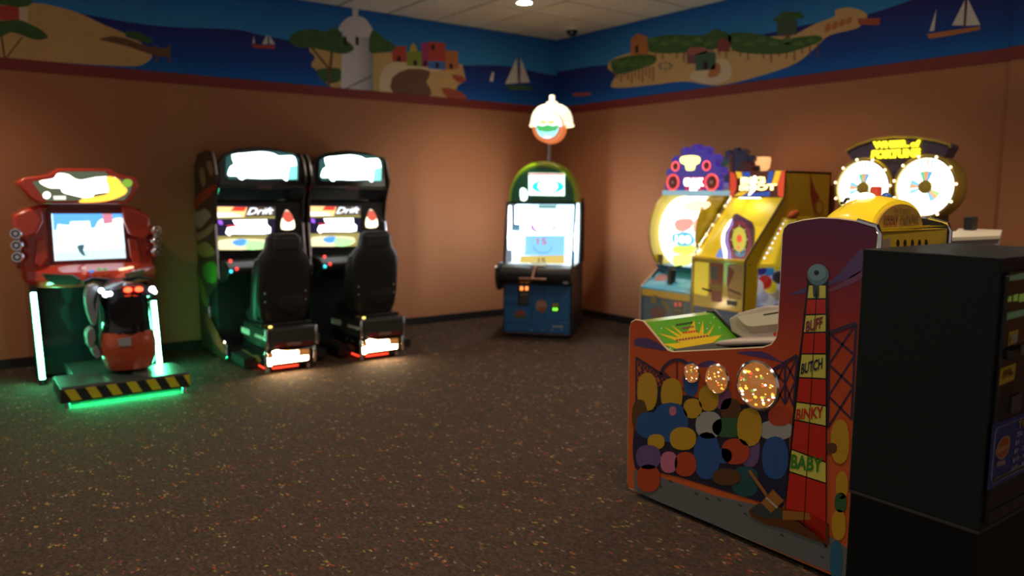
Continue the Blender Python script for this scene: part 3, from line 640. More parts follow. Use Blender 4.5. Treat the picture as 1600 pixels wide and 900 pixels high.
T.text('lettering', '$20 Bills', [(1564, 594), (1582, 587), (1583, 578), (1565, 585)], FP, MATS['sticker_ink'], st, 4, .02)
T.part('coin_slot_plate', MB().box(T.at(1580, 625, FP).x, T.at(1594, 625, FP).x, CY0 - .018, CY0 - .011, T.at(1585, 644, FP).z, T.at(1585, 617, FP).z), mat('slot_plate', (.07, .065, .06), .4), bevel=.002)
# blue price sign (goes on past the frame)
sx0, sx1, sz0, sz1 = T.at(1548, 712, FP).x, 2.90, T.at(1546, 765, FP).z, T.at(1556, 662, FP).z
sign = fr('price_sign', sx0, sx1, sz0, sz1, mat('sign_blue', (.035, .045, .20), .35), 1)
ln = mat('sign_line', (.28, .29, .40), .4); yb = CY0 - .012 - .0012 * 2.4
i_ = .014; q = [(sx0 + i_, sz0 + i_ * 2), (sx0 + i_ * 2, sz0 + i_), (sx1 - i_ * 2, sz0 + i_), (sx1 - i_, sz0 + i_ * 2), (sx1 - i_, sz1 - i_ * 2), (sx1 - i_ * 2, sz1 - i_), (sx0 + i_ * 2, sz1 - i_), (sx0 + i_, sz1 - i_ * 2)]
T.part('sign_border', MB().tube([(x, yb, z) for x, z in q], .0012, 4, True), ln, sign)
FS = ((0, yb, 0), (0, -1, 0))
def sp(nm, p, m_, ly, sm=0): return T.decal(nm, p, FS, m_, sign, ly, sm)
def bz(*p): return [(1540 + x / 6.917, 640 + y / 6.923) for x, y in p]
sp('sign_logo', bz((100, 470), (115, 420), (150, 340), (190, 295), (250, 285), (262, 330), (250, 430), (200, 520), (150, 535)), mat('logo_cream', (.45, .33, .22), .4), 1, 3)
sp('sign_logo', bz((112, 470), (125, 425), (160, 345), (195, 305), (245, 298), (250, 335), (240, 425), (195, 508), (150, 522)), mat('logo_orange', (.42, .10, .02), .4), 2, 3)
sp('sign_logo_band', bz((120, 460), (130, 415), (235, 370), (232, 415), (135, 475)), mat('logo_cream2', (.48, .24, .12), .4), 3)
sp('sign_logo', bz((122, 620), (120, 570), (165, 550), (212, 545), (210, 600), (160, 605)), mat('logo_pink', (.32, .22, .24), .4), 1)
gap = (sx1 - sx0)
def trow(s_, x0, x1, z, h_, m_): T.text('lettering', s_, [(x0, yb, z), (x1, yb, z), (x1, yb, z + h_), (x0, yb, z + h_)], FS, m_, sign, 2, .01, 0, False)
zz = sz1 - sz0; tl = mat('sign_text', (.45, .46, .55), .4); ty = mat('sign_text_yellow', (.42, .34, .02), .4)
bx0 = T.at(1591, 660, FS).x
trow('TOKENS', bx0, bx0 + .18, sz1 - .043, .025, ty)
for k, s_ in enumerate(('25c - 1 Token', '$1 - 4 Tokens', '$5 - 20 Tokens', '$10 - 40 Tokens', '$20 - 80 Tokens')):
    trow(s_, bx0 - .006 - .004 * k, bx0 + .17, sz1 - .066 - .0255 * k, .0145, tl)
fr('sign_small_print', sx0 + .03, sx1 - .05, sz0 + .024, sz0 + .029, mat('sign_small', (.16, .15, .04), .4), 3, sign); fr('sign_small_print', sx0 + .08, sx1 - .10, sz0 + .015, sz0 + .019, MATS['sign_small'], 3, sign)
fr('door_lip', CX + .03, 2.92, CZ0 + .052, CZ0 + .058, mat('lip_grey', (.03, .028, .028), .4), 2)
T = Thing('machine_stand', 'plain black metal stand carrying the change machine', 'stand', (2.65, 1.11, 0))
T.part('stand_body', MB().box(CX + .004, 2.946, CY0 + .004, CY1 - .004, .02, CZ0 - .008), mat('stand_black', (.006, .006, .007), .45, spec=.2, bump=.3, scale=300), bevel=.004)
T.part('stand_rim', MB().box(CX, 2.95, CY0, CY1, CZ0 - .010, CZ0), mat('rim_dark', (.05, .045, .04), .4), bevel=.002)
for x in (CX + .06, 2.89):
    for y in (CY0 + .06, CY1 - .06): T.part('foot', MB().ring((x, y, 0), (x, y, .022), .022, .018, 12), black)

# ================================================================== motorbike arcade game (far left)
T = Thing('motorbike_arcade_game', 'red motorbike arcade game with green neon tubes and hazard-striped step', 'arcade game', (1.04, 7.45, 0))
red = mat('red_gloss', (.68, .06, .03), .22, coat=.7); dred = mat('red_dark', (.20, .012, .008), .3, coat=.5)
YF = 7.52
BF = ((0, YF, 0), (0, -1, 0))
def bq(y, pts): return [T.at(x_, y_, ((0, y, 0), (0, -1, 0))) for x_, y_ in pts]
def slabpx(pts, y0, y1, sm=0):
    if sm: pts = catmull(pts, sm)
    a = bq(y0, pts); return MB().prism(a, [Vector((p.x, y1, p.z)) for p in a])
T.part('rear_cabinet', MB().px([(8.15, .02), (8.15, 1.45), (7.75, 1.45), (7.62, .85), (7.62, .02)], .58, 1.50), blackg, bevel=.02)
T.part('upper_shell', slabpx([(20, 338), (40, 326), (64, 320), (186, 319), (214, 326), (234, 336), (236, 372), (240, 424), (228, 436), (200, 440), (150, 446), (52, 446), (36, 440), (26, 380)], YF, 7.95), red, bevel=.03, seg=3, smooth=True)
scr = T.part('screen', slabpx([(80, 332), (190, 332), (198, 406), (86, 410)], YF - .004, YF + .01), em('bike_screen', (.62, .85, 1.0), 1.6))
SP = ((0, YF - .005, 0), (0, -1, 0))
def d(nm, p, m_, ly, sm=0, par=scr): return T.decal(nm, p, SP, m_, par, ly, sm)
d('screen_sky', [(82, 333), (189, 333), (193, 353), (84, 360)], em('sk_blue', (.12, .42, .95), 1.1), 1)
d('screen_cloud', [(150, 352), (158, 342), (172, 344), (189, 340), (191, 362), (150, 364)], em('sk_cloud', (.9, .95, 1), 1.5), 2, 2)
d('screen_building', [(88, 360), (90, 350), (108, 352), (110, 346), (140, 345), (143, 362)], em('sk_bld', (.8, .95, 1), 1.4), 2)
d('screen_sign', [(160, 333), (175, 333), (176, 348), (162, 350)], em('sk_red', (.75, .25, .35), .9), 3)
d('screen_road', [(86, 394), (196, 388), (197, 405), (87, 409)], em('sk_road', (.55, .78, .85), 1.2), 1)
d('screen_rider', [(121, 384), (132, 382), (130, 391), (134, 400), (128, 398), (122, 390)], em('sk_dark', (.10, .22, .26), .5), 3, 2)
for p in ([(74, 327), (196, 326), (193, 334), (78, 334)], [(190, 327), (198, 328), (205, 410), (198, 410)], [(82, 408), (203, 403), (204, 412), (84, 417)], [(72, 328), (80, 330), (86, 412), (80, 416)]):
    T.part('screen_bezel', slabpx(p, YF - .03, YF + .01), dred, bevel=.006)
# marquee
mq = T.part('marquee_housing', slabpx([(25, 285), (38, 277), (74, 273), (90, 263), (172, 263), (186, 272), (212, 277), (219, 288), (206, 312), (196, 319), (62, 319), (48, 312)], YF - .16, YF + .30), red, bevel=.02, seg=3, smooth=True)
MQ = ((0, YF - .163, 0), (0, -1, 0))
def dm(nm, p, m_, ly, sm=0): return T.decal(nm, p, MQ, m_, mq, ly, sm)
dm('marquee_panel', [(50, 284), (86, 278), (94, 268), (164, 268), (172, 277), (206, 283), (204, 300), (194, 313), (72, 314)], em('mq_dark', (.10, .12, .07), .8), 1)
mz = lambda *p: [(10 + x / 4.5, 250 + y / 4.5) for x, y in p]
dm('marquee_art', mz((230, 150), (330, 130), (360, 95), (430, 100), (480, 130), (530, 140), (640, 120), (760, 120), (800, 160), (800, 200), (720, 225), (620, 240), (600, 275), (520, 260), (400, 230), (380, 200), (300, 195)), em('mq_white', (1, .96, .82), 3.2), 2, 3)
dm('marquee_flame', mz((700, 120), (780, 130), (820, 180), (850, 210), (820, 250), (700, 290), (520, 300), (540, 270), (640, 255), (720, 225)), em('mq_orange', (1, .48, .05), 1.6), 3, 3)
dm('marquee_badge', [(73 + 6 * math.cos(a), 305 + 5.5 * math.sin(a)) for a in [k * PI / 8 for k in range(16)]], em('mq_white', (1, .96, .82), 3.2), 3)
dm('marquee_badge', [(83, 306), (103, 306), (103, 312), (84, 312)], em('mq_cream', (.8, .75, .65), 1.2), 3)
dm('marquee_badge', [(199 + 8 * math.cos(a), 286 + 6.5 * math.sin(a)) for a in [k * PI / 8 for k in range(16)]], em('mq_green', (.28, .55, .06), .7), 3)
T.part('marquee_neck', MB().box(.74, 1.30, YF - .02, YF + .2, 1.42, 1.52), dred, bevel=.02)
# shoulder pods and chrome canisters on both sides
for sx, xc in ((-1, .545), (1, 1.505)):
    wing = [(20, 336), (42, 327), (66, 322), (68, 346), (58, 366), (40, 374), (22, 364)] if sx < 0 else [(190, 322), (214, 328), (234, 338), (236, 366), (222, 374), (202, 366), (194, 346)]
    T.part('shoulder_pod', slabpx(wing, YF - .10, YF + .12), red, bevel=.022, seg=3, smooth=True, label='angular red shoulder pod')
    T.part('pod_strut', slabpx([(58, 374), (70, 372), (76, 402), (64, 420), (54, 412)] if sx < 0 else [(200, 372), (212, 374), (222, 408), (212, 418), (204, 402)], YF - .06, YF + .1), red, bevel=.012)
    for k, z in enumerate((1.05, 1.145, 1.24)):
        cn = T.part('exhaust_canister', MB().lathe((xc, YF + .05, z + .02), (sx * .35, -1, 0), [(.0005, .16), (.040, .16), (.046, .15), (.052, .12), (.052, 0), (.03, -.02)], 18), chrome, smooth=True, label='chrome exhaust canister')
        T.part('canister_end', MB().lathe((xc, YF + .05, z + .02), (sx * .35, -1, 0), [(.0005, .155), (.026, .163), (.030, .161)], 14), black, cn)
    T.part('pod_bracket', MB().box(xc - .05, xc + .05, YF + .03, YF + .3, .96, 1.30), dred, bevel=.02)
# console
con = T.part('console', MB().loft([[(x, y, z) for x, y, z in ((1.05 - w, YF, z0), (1.05 - w * .45, YF - dd, z0 - .0), (1.05 + w * .45, YF - dd, z0), (1.05 + w, YF, z0), (1.05 + w, YF + .2, z0), (1.05 - w, YF + .2, z0))] for w, dd, z0 in ((.47, .12, .80), (.50, .26, .86), (.50, .22, .93), (.46, .08, .985))]), red, bevel=.012)
CP = ((0, YF - .255, 0), (0, -1, 0))
GL = ((.55, YF, 0), (-.26, -.275, 0)); GR = ((1.55, YF, 0), (.26, -.275, 0))
for px_, py_, c in ((143, 424, (.04, .25, .75)), (131, 419, (.6, .45, .35)), (132, 427, (.5, .12, .08)), (155, 421, (.1, .35, .1)), (164, 421, (.12, .3, .1))):
    T.part('button', MB().ball(T.at(px_, py_, CP), .018, 10, 6, (1, .7, .7)), em('btn_%d%d' % (px_, py_), c, .9), con, smooth=True)
T.decal('speaker_grille', [(66, 428), (112, 430), (124, 437), (120, 445), (90, 445), (76, 440)], GL, mat('grille', (.006, .03, .02), .5), con, 8, 0, .03)
T.decal('card_plate', [(199, 427), (226, 421), (222, 437), (200, 440)], GR, mat('plate', (.28, .20, .13), .25, .4), con, 8, 0, .03)
T.decal('lamp_bar', [(189, 420), (208, 416), (208, 419), (190, 423)], GR, em('lampbar', (1, .6, .35), 1.3), con, 10, 0, .03)
# neon tubes
neon = em('green_neon', (.10, 1.0, .42), 62)
for (a, b) in (((52, 457), (67, 598)), ((240, 470), (250, 574))):
    y = 7.40
    p, q = T.at(*a, ((0, y, 0), (0, -1, 0))), T.at(*b, ((0, y, 0), (0, -1, 0)))
    q.z = max(q.z, .05)
    tb = T.part('neon_tube', MB().ring(p, q, .019, None, 12), neon, smooth=True, label='glowing green neon tube')
    T.part('tube_socket', MB().ring(p + Vector((0, 0, -.005)), p + Vector((0, .02, .05)), .026, None, 12).ring(q + Vector((0, 0, .0)), q - Vector((0, 0, .045)), .026, .03, 12), black, tb)
    T.part('tube_light_shield', MB().prism([p + Vector((x, y_, .03)) for x, y_ in ((-.024, .028), (.024, .028), (.024, .034), (-.024, .034))], [q + Vector((x, y_, -.03)) for x, y_ in ((-.024, .028), (.024, .028), (.024, .034), (-.024, .034))]), black, tb)  # plate added behind the tube to keep its light off the wall
    T.part('tube_bracket', MB().box(p.x - .02, p.x + .02, 7.435, 7.62, p.z, p.z + .04), dred, tb)
# step platform with hazard stripes
stp = T.part('step_platform', MB().box(.635, 1.545, 6.44, 6.92, .045, .155), blackm, bevel=.01)
PF = ((0, 6.44, 0), (0, -1, 0))
hz = mat('hazard_yellow', (.52, .45, .02), .45)
xs_ = [.66 + .1385 * k for k in range(7)]
for k, x in enumerate(xs_):
    w = .068; x1_ = min(x + w, 1.545)
    pts = [(x, .147), (min(x + w, 1.54), .147), (min(x + w + .045, 1.54), .060), (min(x + .045, 1.54), .060)]
    T.part('hazard_stripe', MB().py(pts, 6.437, 6.442), hz, stp)
tread = mat('tread_plate', (.32, .34, .34), .28, .9, bump=.6, scale=120)
T.part('foot_plate', MB().pz([(.65, 6.46), (1.0, 6.46), (.93, 6.90), (.65, 6.90)], .155, .163), tread, stp)
T.part('foot_plate', MB().pz([(1.24, 6.46), (1.535, 6.46), (1.535, 6.86), (1.50, 6.90), (1.25, 6.90), (1.17, 6.72)], .155, .163), tread, stp)
T.part('floor_beam', MB().box(.80, 1.32, 6.9, 7.7, .03, .12), blackm)
for x in (.68, 1.50):
    for y in (6.47, 6.88): T.part('foot', MB().ring((x, y, 0), (x, y, .046), .02, .014, 10), steel, stp)
T.part('underglow_strip', MB().box(.70, 1.48, 6.505, 6.52, .034, .045), em('green_underglow', (.02, 1, .30), 150), stp, label='green strip light under the step')
# the bike body in the middle, seen from behind
bc = 1.175
bike = T.part('bike_body', MB().loft([[(bc + hw * math.copysign(abs(math.cos(a)) ** .7, math.cos(a)), yc + hd * math.sin(a), z) for a in [k * PI / 10 for k in range(20)]] for z, hw, yc, hd in ((.17, .12, 6.95, .14), (.20, .165, 6.92, .20), (.30, .19, 6.93, .26), (.42, .20, 6.97, .30), (.52, .195, 7.0, .33), (.62, .19, 7.02, .34), (.70, .19, 7.02, .36), (.78, .18, 7.0, .34), (.83, .13, 7.0, .28))]), blackg, smooth=True, label='black bike body')
T.part('rear_cowl', MB().loft([[(bc + hw * math.copysign(abs(math.cos(a)) ** .7, math.cos(a)), yc - hd * abs(math.sin(a)), z) for a in [k * PI / 12 for k in range(13)]] + [] for z, hw, yc, hd in ((.165, .14, 6.86, .12), (.19, .17, 6.84, .15), (.28, .20, 6.84, .18), (.38, .208, 6.85, .19), (.47, .195, 6.86, .19), (.53, .12, 6.88, .19))]), mat('cowl_red', (.40, .06, .02), .28, coat=.6), bike, smooth=True, label='red lower rear cowl')
T.decal('maker_plate', [(184, 530), (204, 527), (205, 540), (186, 541)], ((0, 6.645, 0), (0, -1, 0)), mat('plate_grey', (.35, .36, .38), .3), bike, 1, 0, .01)
T.part('seat_tail', MB().loft([[(bc + hw * math.cos(a), y, z + hh * math.sin(a)) for a in [k * PI / 8 for k in range(16)]] for y, hw, hh, z in ((6.70, .19, .045, .80), (6.74, .215, .06, .80), (6.9, .19, .075, .80), (7.1, .15, .07, .79), (7.3, .16, .06, .82))]), mat('seat_tail_grey', (.03, .032, .04), .25, coat=.5), bike, smooth=True)
led_w = em('bike_led_white', (.75, .85, 1), 5); led_r = em('bike_led_red', (1, .06, .02), 5)
for (x, y, r_) in ((158, 454, .022), (165, 460, .024), (172, 459, .020), (238, 452, .026), (242, 456, .018)): T.part('led_cluster', MB().ball(T.at(x, y, ((0, 6.68, 0), (0, -1, 0))), r_, 10, 6), led_w, bike, smooth=True)
for x, y in ((200, 453), (217, 452)): T.part('tail_light', MB().ball(T.at(x, y, ((0, 6.68, 0), (0, -1, 0))), .026, 12, 6, (1.2, .6, .8)), led_r, bike, smooth=True)
T.part('tail_light_housing', slabpx([(190, 447), (224, 446), (226, 458), (192, 459)], 6.685, 6.74), mat('tail_red', (.30, .02, .015), .25), bike, bevel=.01)
T.part('tail_fin', slabpx(([(172, 452), (186, 444), (194, 440), (190, 452), (178, 460)]), 6.70, 6.76), mat('fin_grey', (.22, .24, .30), .3), bike, bevel=.006)
for p in ([(140, 448), (156, 446), (150, 460), (146, 475), (152, 500), (146, 510), (138, 490), (134, 465)], [(136, 520), (146, 512), (150, 530), (142, 545), (137, 535)], [(144, 545), (152, 540), (158, 556), (150, 560)], [(152, 462), (158, 462), (152, 500), (148, 498)]):
    T.part('side_fairing', slabpx(p, 6.80, 6.95, 2), mat('fairing_grey', (.30, .31, .32), .25, .3), bike, bevel=.008, label='pale side fairing piece')
T.part('fork', MB().tube([(bc, 7.25, .80), (bc, 7.40, .60), (bc, 7.50, .35), (bc, 7.6, .15)], .05, 10), black, bike, smooth=True)
T.part('handlebar', MB().tube([(bc - .26, 7.14, .86), (bc - .18, 7.20, .88), (bc, 7.24, .85), (bc + .18, 7.20, .88), (bc + .26, 7.14, .86)], .016, 8), black, bike, smooth=True)
T.part('pivot_post', MB().ring((bc, 6.95, .05), (bc, 6.95, .20), .10, .08, 16), blackm, bike)

# ================================================================== two racing cabinets
def racer():
    T = Thing('racing_arcade_game', 'black sit-down racing arcade game beside the red motorbike game, flame artwork on its side', 'arcade game', (2.525, 7.5, 0), 0, 'twin racing cabinets')
    prof = [(8.16, .03), (8.19, .2), (8.19, 1.6), (8.18, 1.86), (8.05, 1.97), (7.75, 2.0), (7.58, 1.98), (7.50, 1.92), (7.43, 1.72), (7.52, 1.52), (7.56, 1.285), (7.50, .78), (7.56, .72), (7.85, .58), (7.89, .44), (7.80, .25), (7.42, .19), (7.36, .15), (7.35, .03)]
    dark = mat('race_side', (.055, .028, .02), .4, noise=.6, scale=7)
    sides = []
    for x in (2.085, 2.94):
        s_ = T.part('side_panel', MB().px(prof, x, x + .025), dark, bevel=.006); sides.append(s_)
        e = x + .0125
        for seg in ([(7.55, 1.97), (7.49, 1.91), (7.44, 1.76)], [(7.55, 1.30), (7.53, 1.08), (7.495, .79)], [(7.88, .48), (7.87, .38), (7.79, .25)], [(7.40, .20), (7.35, .15), (7.345, .05)]):
            T.part('edge_chrome', MB().tube([(e, y, z) for y, z in seg], .013, 8), chrome, s_, smooth=True)
    SPn = ((2.085, 0, 0), (-1, 0, 0))
    sc = lambda *p: [(295 + x / 2.727, 240 + y / 2.727) for x, y in p]
    for p, c in ((((45, 75), (62, 60), (72, 120), (58, 140)), (.32, .18, .10)), (((75, 40), (95, 35), (104, 80), (92, 95)), (.30, .17, .10)), (((22, 200), (45, 170), (112, 130), (112, 155), (50, 215), (26, 235)), (.34, .03, .02)), (((25, 250), (45, 245), (70, 235), (95, 262), (75, 290), (45, 320), (28, 290)), (.34, .24, .20)), (((25, 345), (60, 330), (100, 300), (104, 325), (70, 355), (25, 375)), (.30, .17, .04)), (((30, 400), (70, 375), (108, 410), (110, 430), (60, 440)), (.25, .16, .05)), (((60, 480), (90, 460), (120, 480), (118, 540), (90, 552), (64, 525)), (.10, .22, .03)), (((30, 480), (45, 520), (70, 580), (80, 640), (70, 650), (50, 600)), (.24, .17, .03)), (((70, 700), (85, 690), (150, 820), (150, 850), (100, 790)), (.32, .06, .03))):
        T.decal('printed_flame', sc(*p), SPn, mat('race_print_%d' % int(c[0] * 1000 + c[1] * 100), c, .4), sides[0], 1, 3)
    T.part('body', MB().px([(8.14, .04), (8.14, 1.9), (7.62, 1.9), (7.62, .04)], 2.11, 2.94), blackm)
    PY = lambda y: ((0, y, 0), (0, -1, 0))
    def sp_(pts, y0, y1, sm=0):
        if sm: pts = catmull(pts, sm)
        a = [T.at(x, y, PY(y0)) for x, y in pts]; return MB().prism(a, [Vector((p.x, y1, p.z)) for p in a])
    mq = T.part('marquee_housing', sp_([(342, 292), (342, 252), (350, 239), (372, 232), (405, 229), (438, 233), (464, 241), (472, 254), (474, 294)], 7.46, 8.0), blackg, bevel=.015, seg=3)
    rz = lambda *p: [(300 + x / 5, 220 + y / 5) for x, y in p]
    T.decal('marquee_panel', rz((265, 130), (310, 100), (420, 85), (560, 75), (680, 85), (790, 100), (835, 140), (830, 310), (640, 305), (290, 300), (262, 270)), PY(7.457), em('race_mq_teal', (.03, .10, .10), .8), mq, 1, 0)
    T.decal('marquee_art', rz((310, 110), (420, 95), (540, 85), (640, 100), (680, 120), (780, 115), (812, 150), (815, 220), (790, 270), (760, 290), (740, 312), (715, 300), (700, 290), (560, 296), (420, 290), (400, 305), (370, 298), (350, 275), (290, 275), (280, 250), (300, 200), (330, 180)), PY(7.457), em('race_mq_white', (.85, 1.0, .96), 4.5), mq, 2, 2)
    T.decal('marquee_glow', rz((760, 200), (822, 190), (820, 300), (745, 303)), PY(7.457), em('race_mq_cyan', (.25, .85, .70), 1.2), mq, 3)
    T.part('hood', MB().px([(7.46, 1.675), (7.45, 1.64), (7.58, 1.50), (7.70, 1.50), (7.70, 1.70)], 2.112, 2.938), mat('hood_smoke', (.012, .02, .024), .15, coat=.5), bevel=.008)
    T.decal('hood_badge', rz((505, 375), (520, 347), (630, 350), (620, 378)), ((0, 7.448, 1.64), (0, -1, 0)), mat('badge_rose', (.16, .07, .07), .35), None, 3)
    bz = T.part('screen_surround', MB().box(2.112, 2.938, 7.555, 7.64, .96, 1.51), black, bevel=.01)
    Q = PY(7.55)
    mon = T.part('monitor', sp_(rz((195, 505), (655, 510), (640, 850), (200, 860)), 7.548, 7.562), mat('monitor_black', (.01, .01, .02), .15, emit=(.02, .015, .05), es=.6))
    M2 = PY(7.547)
    def d(nm, p, c, st, ly, sm=0): return T.decal(nm, rz(*p), M2, em('race_scr_%s_%d' % (''.join('%02d' % int(v * 99) for v in c), int(st * 10)), c, st), mon, ly, sm)
    d('screen_band', ((195, 513), (650, 520), (648, 608), (197, 608)), (.16, .10, .05), .6, 1)
    d('screen_band', ((198, 515), (430, 518), (410, 596), (200, 600)), (1, .55, .22), 1.5, 2)
    d('screen_streak', ((330, 517), (425, 518), (410, 550), (300, 548)), (.8, .05, .03), 1.0, 3)
    d('screen_streak', ((198, 560), (320, 566), (400, 590), (200, 598)), (1, .85, .75), 1.8, 3)
    T.text('screen_script', 'Drift', [tuple(v) for v in rz((428, 578), (640, 572), (640, 522), (428, 522))], M2, em('race_script', (.85, .9, 1), 1.8), mon, 3, .01, 0, True, .4)
    d('screen_band', ((198, 598), (648, 590), (648, 606), (198, 610)), (.45, .42, .12), .7, 3)
    d('screen_title', ((318, 620), (585, 615), (585, 655), (615, 680), (612, 720), (560, 728), (310, 728), (290, 742), (262, 720), (275, 680), (345, 668)), (.95, .95, 1), 4.0, 2)
    d('screen_streak', ((268, 660), (350, 655), (350, 672), (280, 674)), (.7, .05, .08), 1.0, 3)
    d('screen_glow', ((205, 620), (235, 625), (240, 655), (210, 650)), (.35, .10, .8), 1.2, 2, 2)
    d('screen_band', ((200, 745), (640, 735), (638, 850), (205, 855)), (.40, .34, .10), .8, 1)
    d('screen_scene', ((215, 775), (380, 765), (560, 770), (600, 790), (560, 840), (215, 850)), (.85, .75, .45), 1.2, 2, 2)
    d('screen_scene', ((310, 790), (370, 768), (430, 775), (420, 815), (350, 820)), (.10, .35, .85), 1.1, 3, 2)
    d('screen_scene', ((430, 775), (560, 790), (600, 800), (540, 845), (420, 845)), (.45, .95, .35), 1.2, 3, 2)
    fl = T.decal('side_display', rz((700, 690), (695, 640), (710, 590), (735, 540), (770, 565), (795, 620), (802, 680), (760, 695)), Q, em('race_fl_cream', (1, .85, .6), 2.2), bz, 5, 2)
    T.decal('side_display_art', rz((705, 600), (735, 545), (775, 570), (792, 620), (745, 640)), Q, em('race_fl_red', (.75, .12, .08), .9), bz, 6, 2)
    dsh = T.part('dashboard', MB().px([(7.64, .98), (7.36, .95), (7.27, .90), (7.26, .84), (7.36, .78), (7.64, .70)], 2.112, 2.938), black, bevel=.015)
    DB = PY(7.262)
    for x, y, c in ((360, 408, (1, .06, .05)), (370, 420, (1, .05, .04)), (361, 424, (.05, .75, .85))): T.part('button', MB().ball(T.at(x, y, DB), .017, 10, 6), em('race_btn_%d' % x if x != 361 else 'race_btn_c', c, 1.6), dsh, smooth=True)
    T.part('coin_plate', sp_([(455, 412), (466, 411), (466, 418), (456, 418)], 7.25, 7.27), steel, dsh)
    wc = Vector((2.50, 7.13, .90)); ax = Vector((0, -.85, .5)).normalized(); u = Vector((1, 0, 0)); w = ax.cross(u)
    sw = T.part('steering_wheel', MB().tube([wc + (u * math.cos(2 * PI * k / 24) + w * math.sin(2 * PI * k / 24)) * .155 for k in range(24)], .017, 8, True), blackm, smooth=True)
    T.part('wheel_hub', MB().ring(wc - ax * .01, wc + ax * .02, .05, None, 14).tube([wc - u * .15, wc, wc + u * .15], .014, 6).tube([wc, wc - w * .15], .014, 6).ring(wc, wc - ax * .24, .03, None, 10), black, sw)
    T.part('floor_pan', MB().box(2.13, 2.92, 6.95, 7.62, .03, .11), blackm)
    # seat base with a light sign at its foot
    sb = T.part('seat_base', MB().box(2.265, 2.745, 6.74, 7.38, .205, .395), mat('base_black', (.02, .02, .021), .35), bevel=.02)
    bm_ = T.part('bumper', MB().box(2.245, 2.715, 6.715, 7.35, .05, .205), blackg, sb, bevel=.015)
    T.part('base_side_print', MB().box(2.262, 2.266, 6.80, 7.20, .22, .38), mat('base_print', (.03, .05, .035), .35, noise=.8, scale=16), sb)
    SBp = ((2.262, 0, 0), (-1, 0, 0))
    T.decal('printed_mark', [(377, 510), (390, 515), (390, 524), (377, 519)], SBp, white, sb, 2); T.decal('printed_mark', [(398, 521), (416, 528), (416, 533), (398, 526)], SBp, white, sb, 2)
    T.decal('printed_flame', [(372, 545), (385, 548), (395, 555), (404, 556), (408, 566), (395, 562), (378, 556)], ((2.243, 0, 0), (-1, 0, 0)), mat('base_flame', (.28, .08, .03), .4), sb, 2, 2)
    FB = PY(6.713)
    kz = lambda *p: [(370 + x / 10, 500 + y / 10) for x, y in p]
    T.part('front_plate', MB().box(2.30, 2.715, 6.732, 6.741, .235, .375), mat('plate_charcoal', (.035, .035, .034), .4), sb)
    T.decal('front_strip', kz((600, 370), (1180, 320), (1180, 390), (600, 440)), PY(6.730), mat('strip_red', (.14, .018, .012), .4), sb, 6)
    T.decal('front_badge', kz((780, 400), (790, 352), (1010, 335), (1000, 382)), PY(6.730), mat('badge_grey', (.24, .17, .13), .4), sb, 7)
    T.decal('light_sign', kz((490, 560), (560, 480), (1130, 450), (1140, 620), (490, 725)), FB, em('race_sign_amber', (.35, .13, .03), .9), bm_, 1)
    T.decal('light_sign_art', kz((480, 620), (560, 590), (580, 545), (550, 500), (620, 468), (760, 490), (960, 475), (970, 510), (940, 560), (1120, 555), (1110, 620), (800, 660), (560, 690), (540, 720), (480, 715)), FB, em('race_sign_white', (1, .72, .38), 60), bm_, 2)
    for x, z0, z1, y in ((2.275, .22, .385, 6.745), (2.735, .22, .385, 6.745), (2.255, .06, .20, 6.72), (2.705, .06, .20, 6.72)):
        T.part('corner_post', MB().lathe((x, y, z0), (0, 0, 1), [(.0005, -.012), (.013, -.006), (.018, .01), (.018, z1 - z0 - .01), (.013, z1 - z0 + .006), (.0005, z1 - z0 + .012)], 12), chrome, sb, smooth=True)
    T.part('underglow_strip', MB().box(2.32, 2.56, 6.745, 6.76, .028, .05), em('red_underglow', (1, .05, .02), 1.6), sb); T.part('underglow_strip', MB().box(2.262, 2.277, 6.80, 7.05, .028, .05), em('red_underglow', (1, .05, .02), 1.6), sb)
    for x in (2.29, 2.67):
        for y in (6.78, 7.30): T.part('foot', MB().ring((x, y, 0), (x, y, .052), .02, .014, 10), steel, sb)
    # bucket seat seen from behind
    sx = 2.505
    def ring(z, hw, th, y, lean=0):
        out = []
        for k in range(20):
            a = 2 * PI * k / 20; c, s_ = math.cos(a), math.sin(a)
            out.append((sx + hw * math.copysign(abs(c) ** .55, c), y + th * math.copysign(abs(s_) ** .7, s_) + (.05 * abs(c) ** 3 if s_ > -.2 else 0), z))
        return out
    st = T.part('seat_back', MB().loft([ring(.42, .20, .06, 6.98), ring(.50, .235, .075, 6.97), ring(.65, .25, .08, 6.95), ring(.85, .245, .08, 6.92), ring(.97, .24, .075, 6.90), ring(1.03, .215, .07, 6.89), ring(1.08, .175, .06, 6.88), ring(1.15, .16, .055, 6.875), ring(1.20, .15, .05, 6.87), ring(1.235, .11, .035, 6.87)]), mat('seat_black', (.015, .015, .016), .42, bump=.2, scale=80), smooth=True)
    T.part('head_pad', MB().box(sx - .12, sx + .12, 6.80, 6.83, 1.09, 1.20), mat('head_pad', (.03, .03, .032), .5), st, bevel=.012)
    for sd in (-1, 1):
        for z in (.62, .70, .78, .86, .94):
            T.part('rivet', MB().ball((sx + sd * .19, 6.875 - .0, z), .010, 8, 4), mat('rivet_grey', (.35, .35, .34), .35, .6), st, smooth=True)
        T.part('side_bolster', MB().loft([[(sx + sd * (.215 + r_ * .045 * math.cos(a)), y + r_ * .10 * math.sin(a), z) for a in [k * PI / 6 for k in range(12)]] for z, r_, y in ((.44, .7, 7.05), (.52, 1, 7.05), (.7, 1, 7.02), (.9, .9, 6.98), (1.0, .5, 6.95))]), MATS['seat_black'], st, smooth=True)
    T.part('lumbar_disc', MB().lathe((sx + .05, 6.88, .62), (0, -1, 0), [(.0005, .012), (.10, .012), (.12, .004), (.12, -.02)], 20), blackm, st, smooth=True)
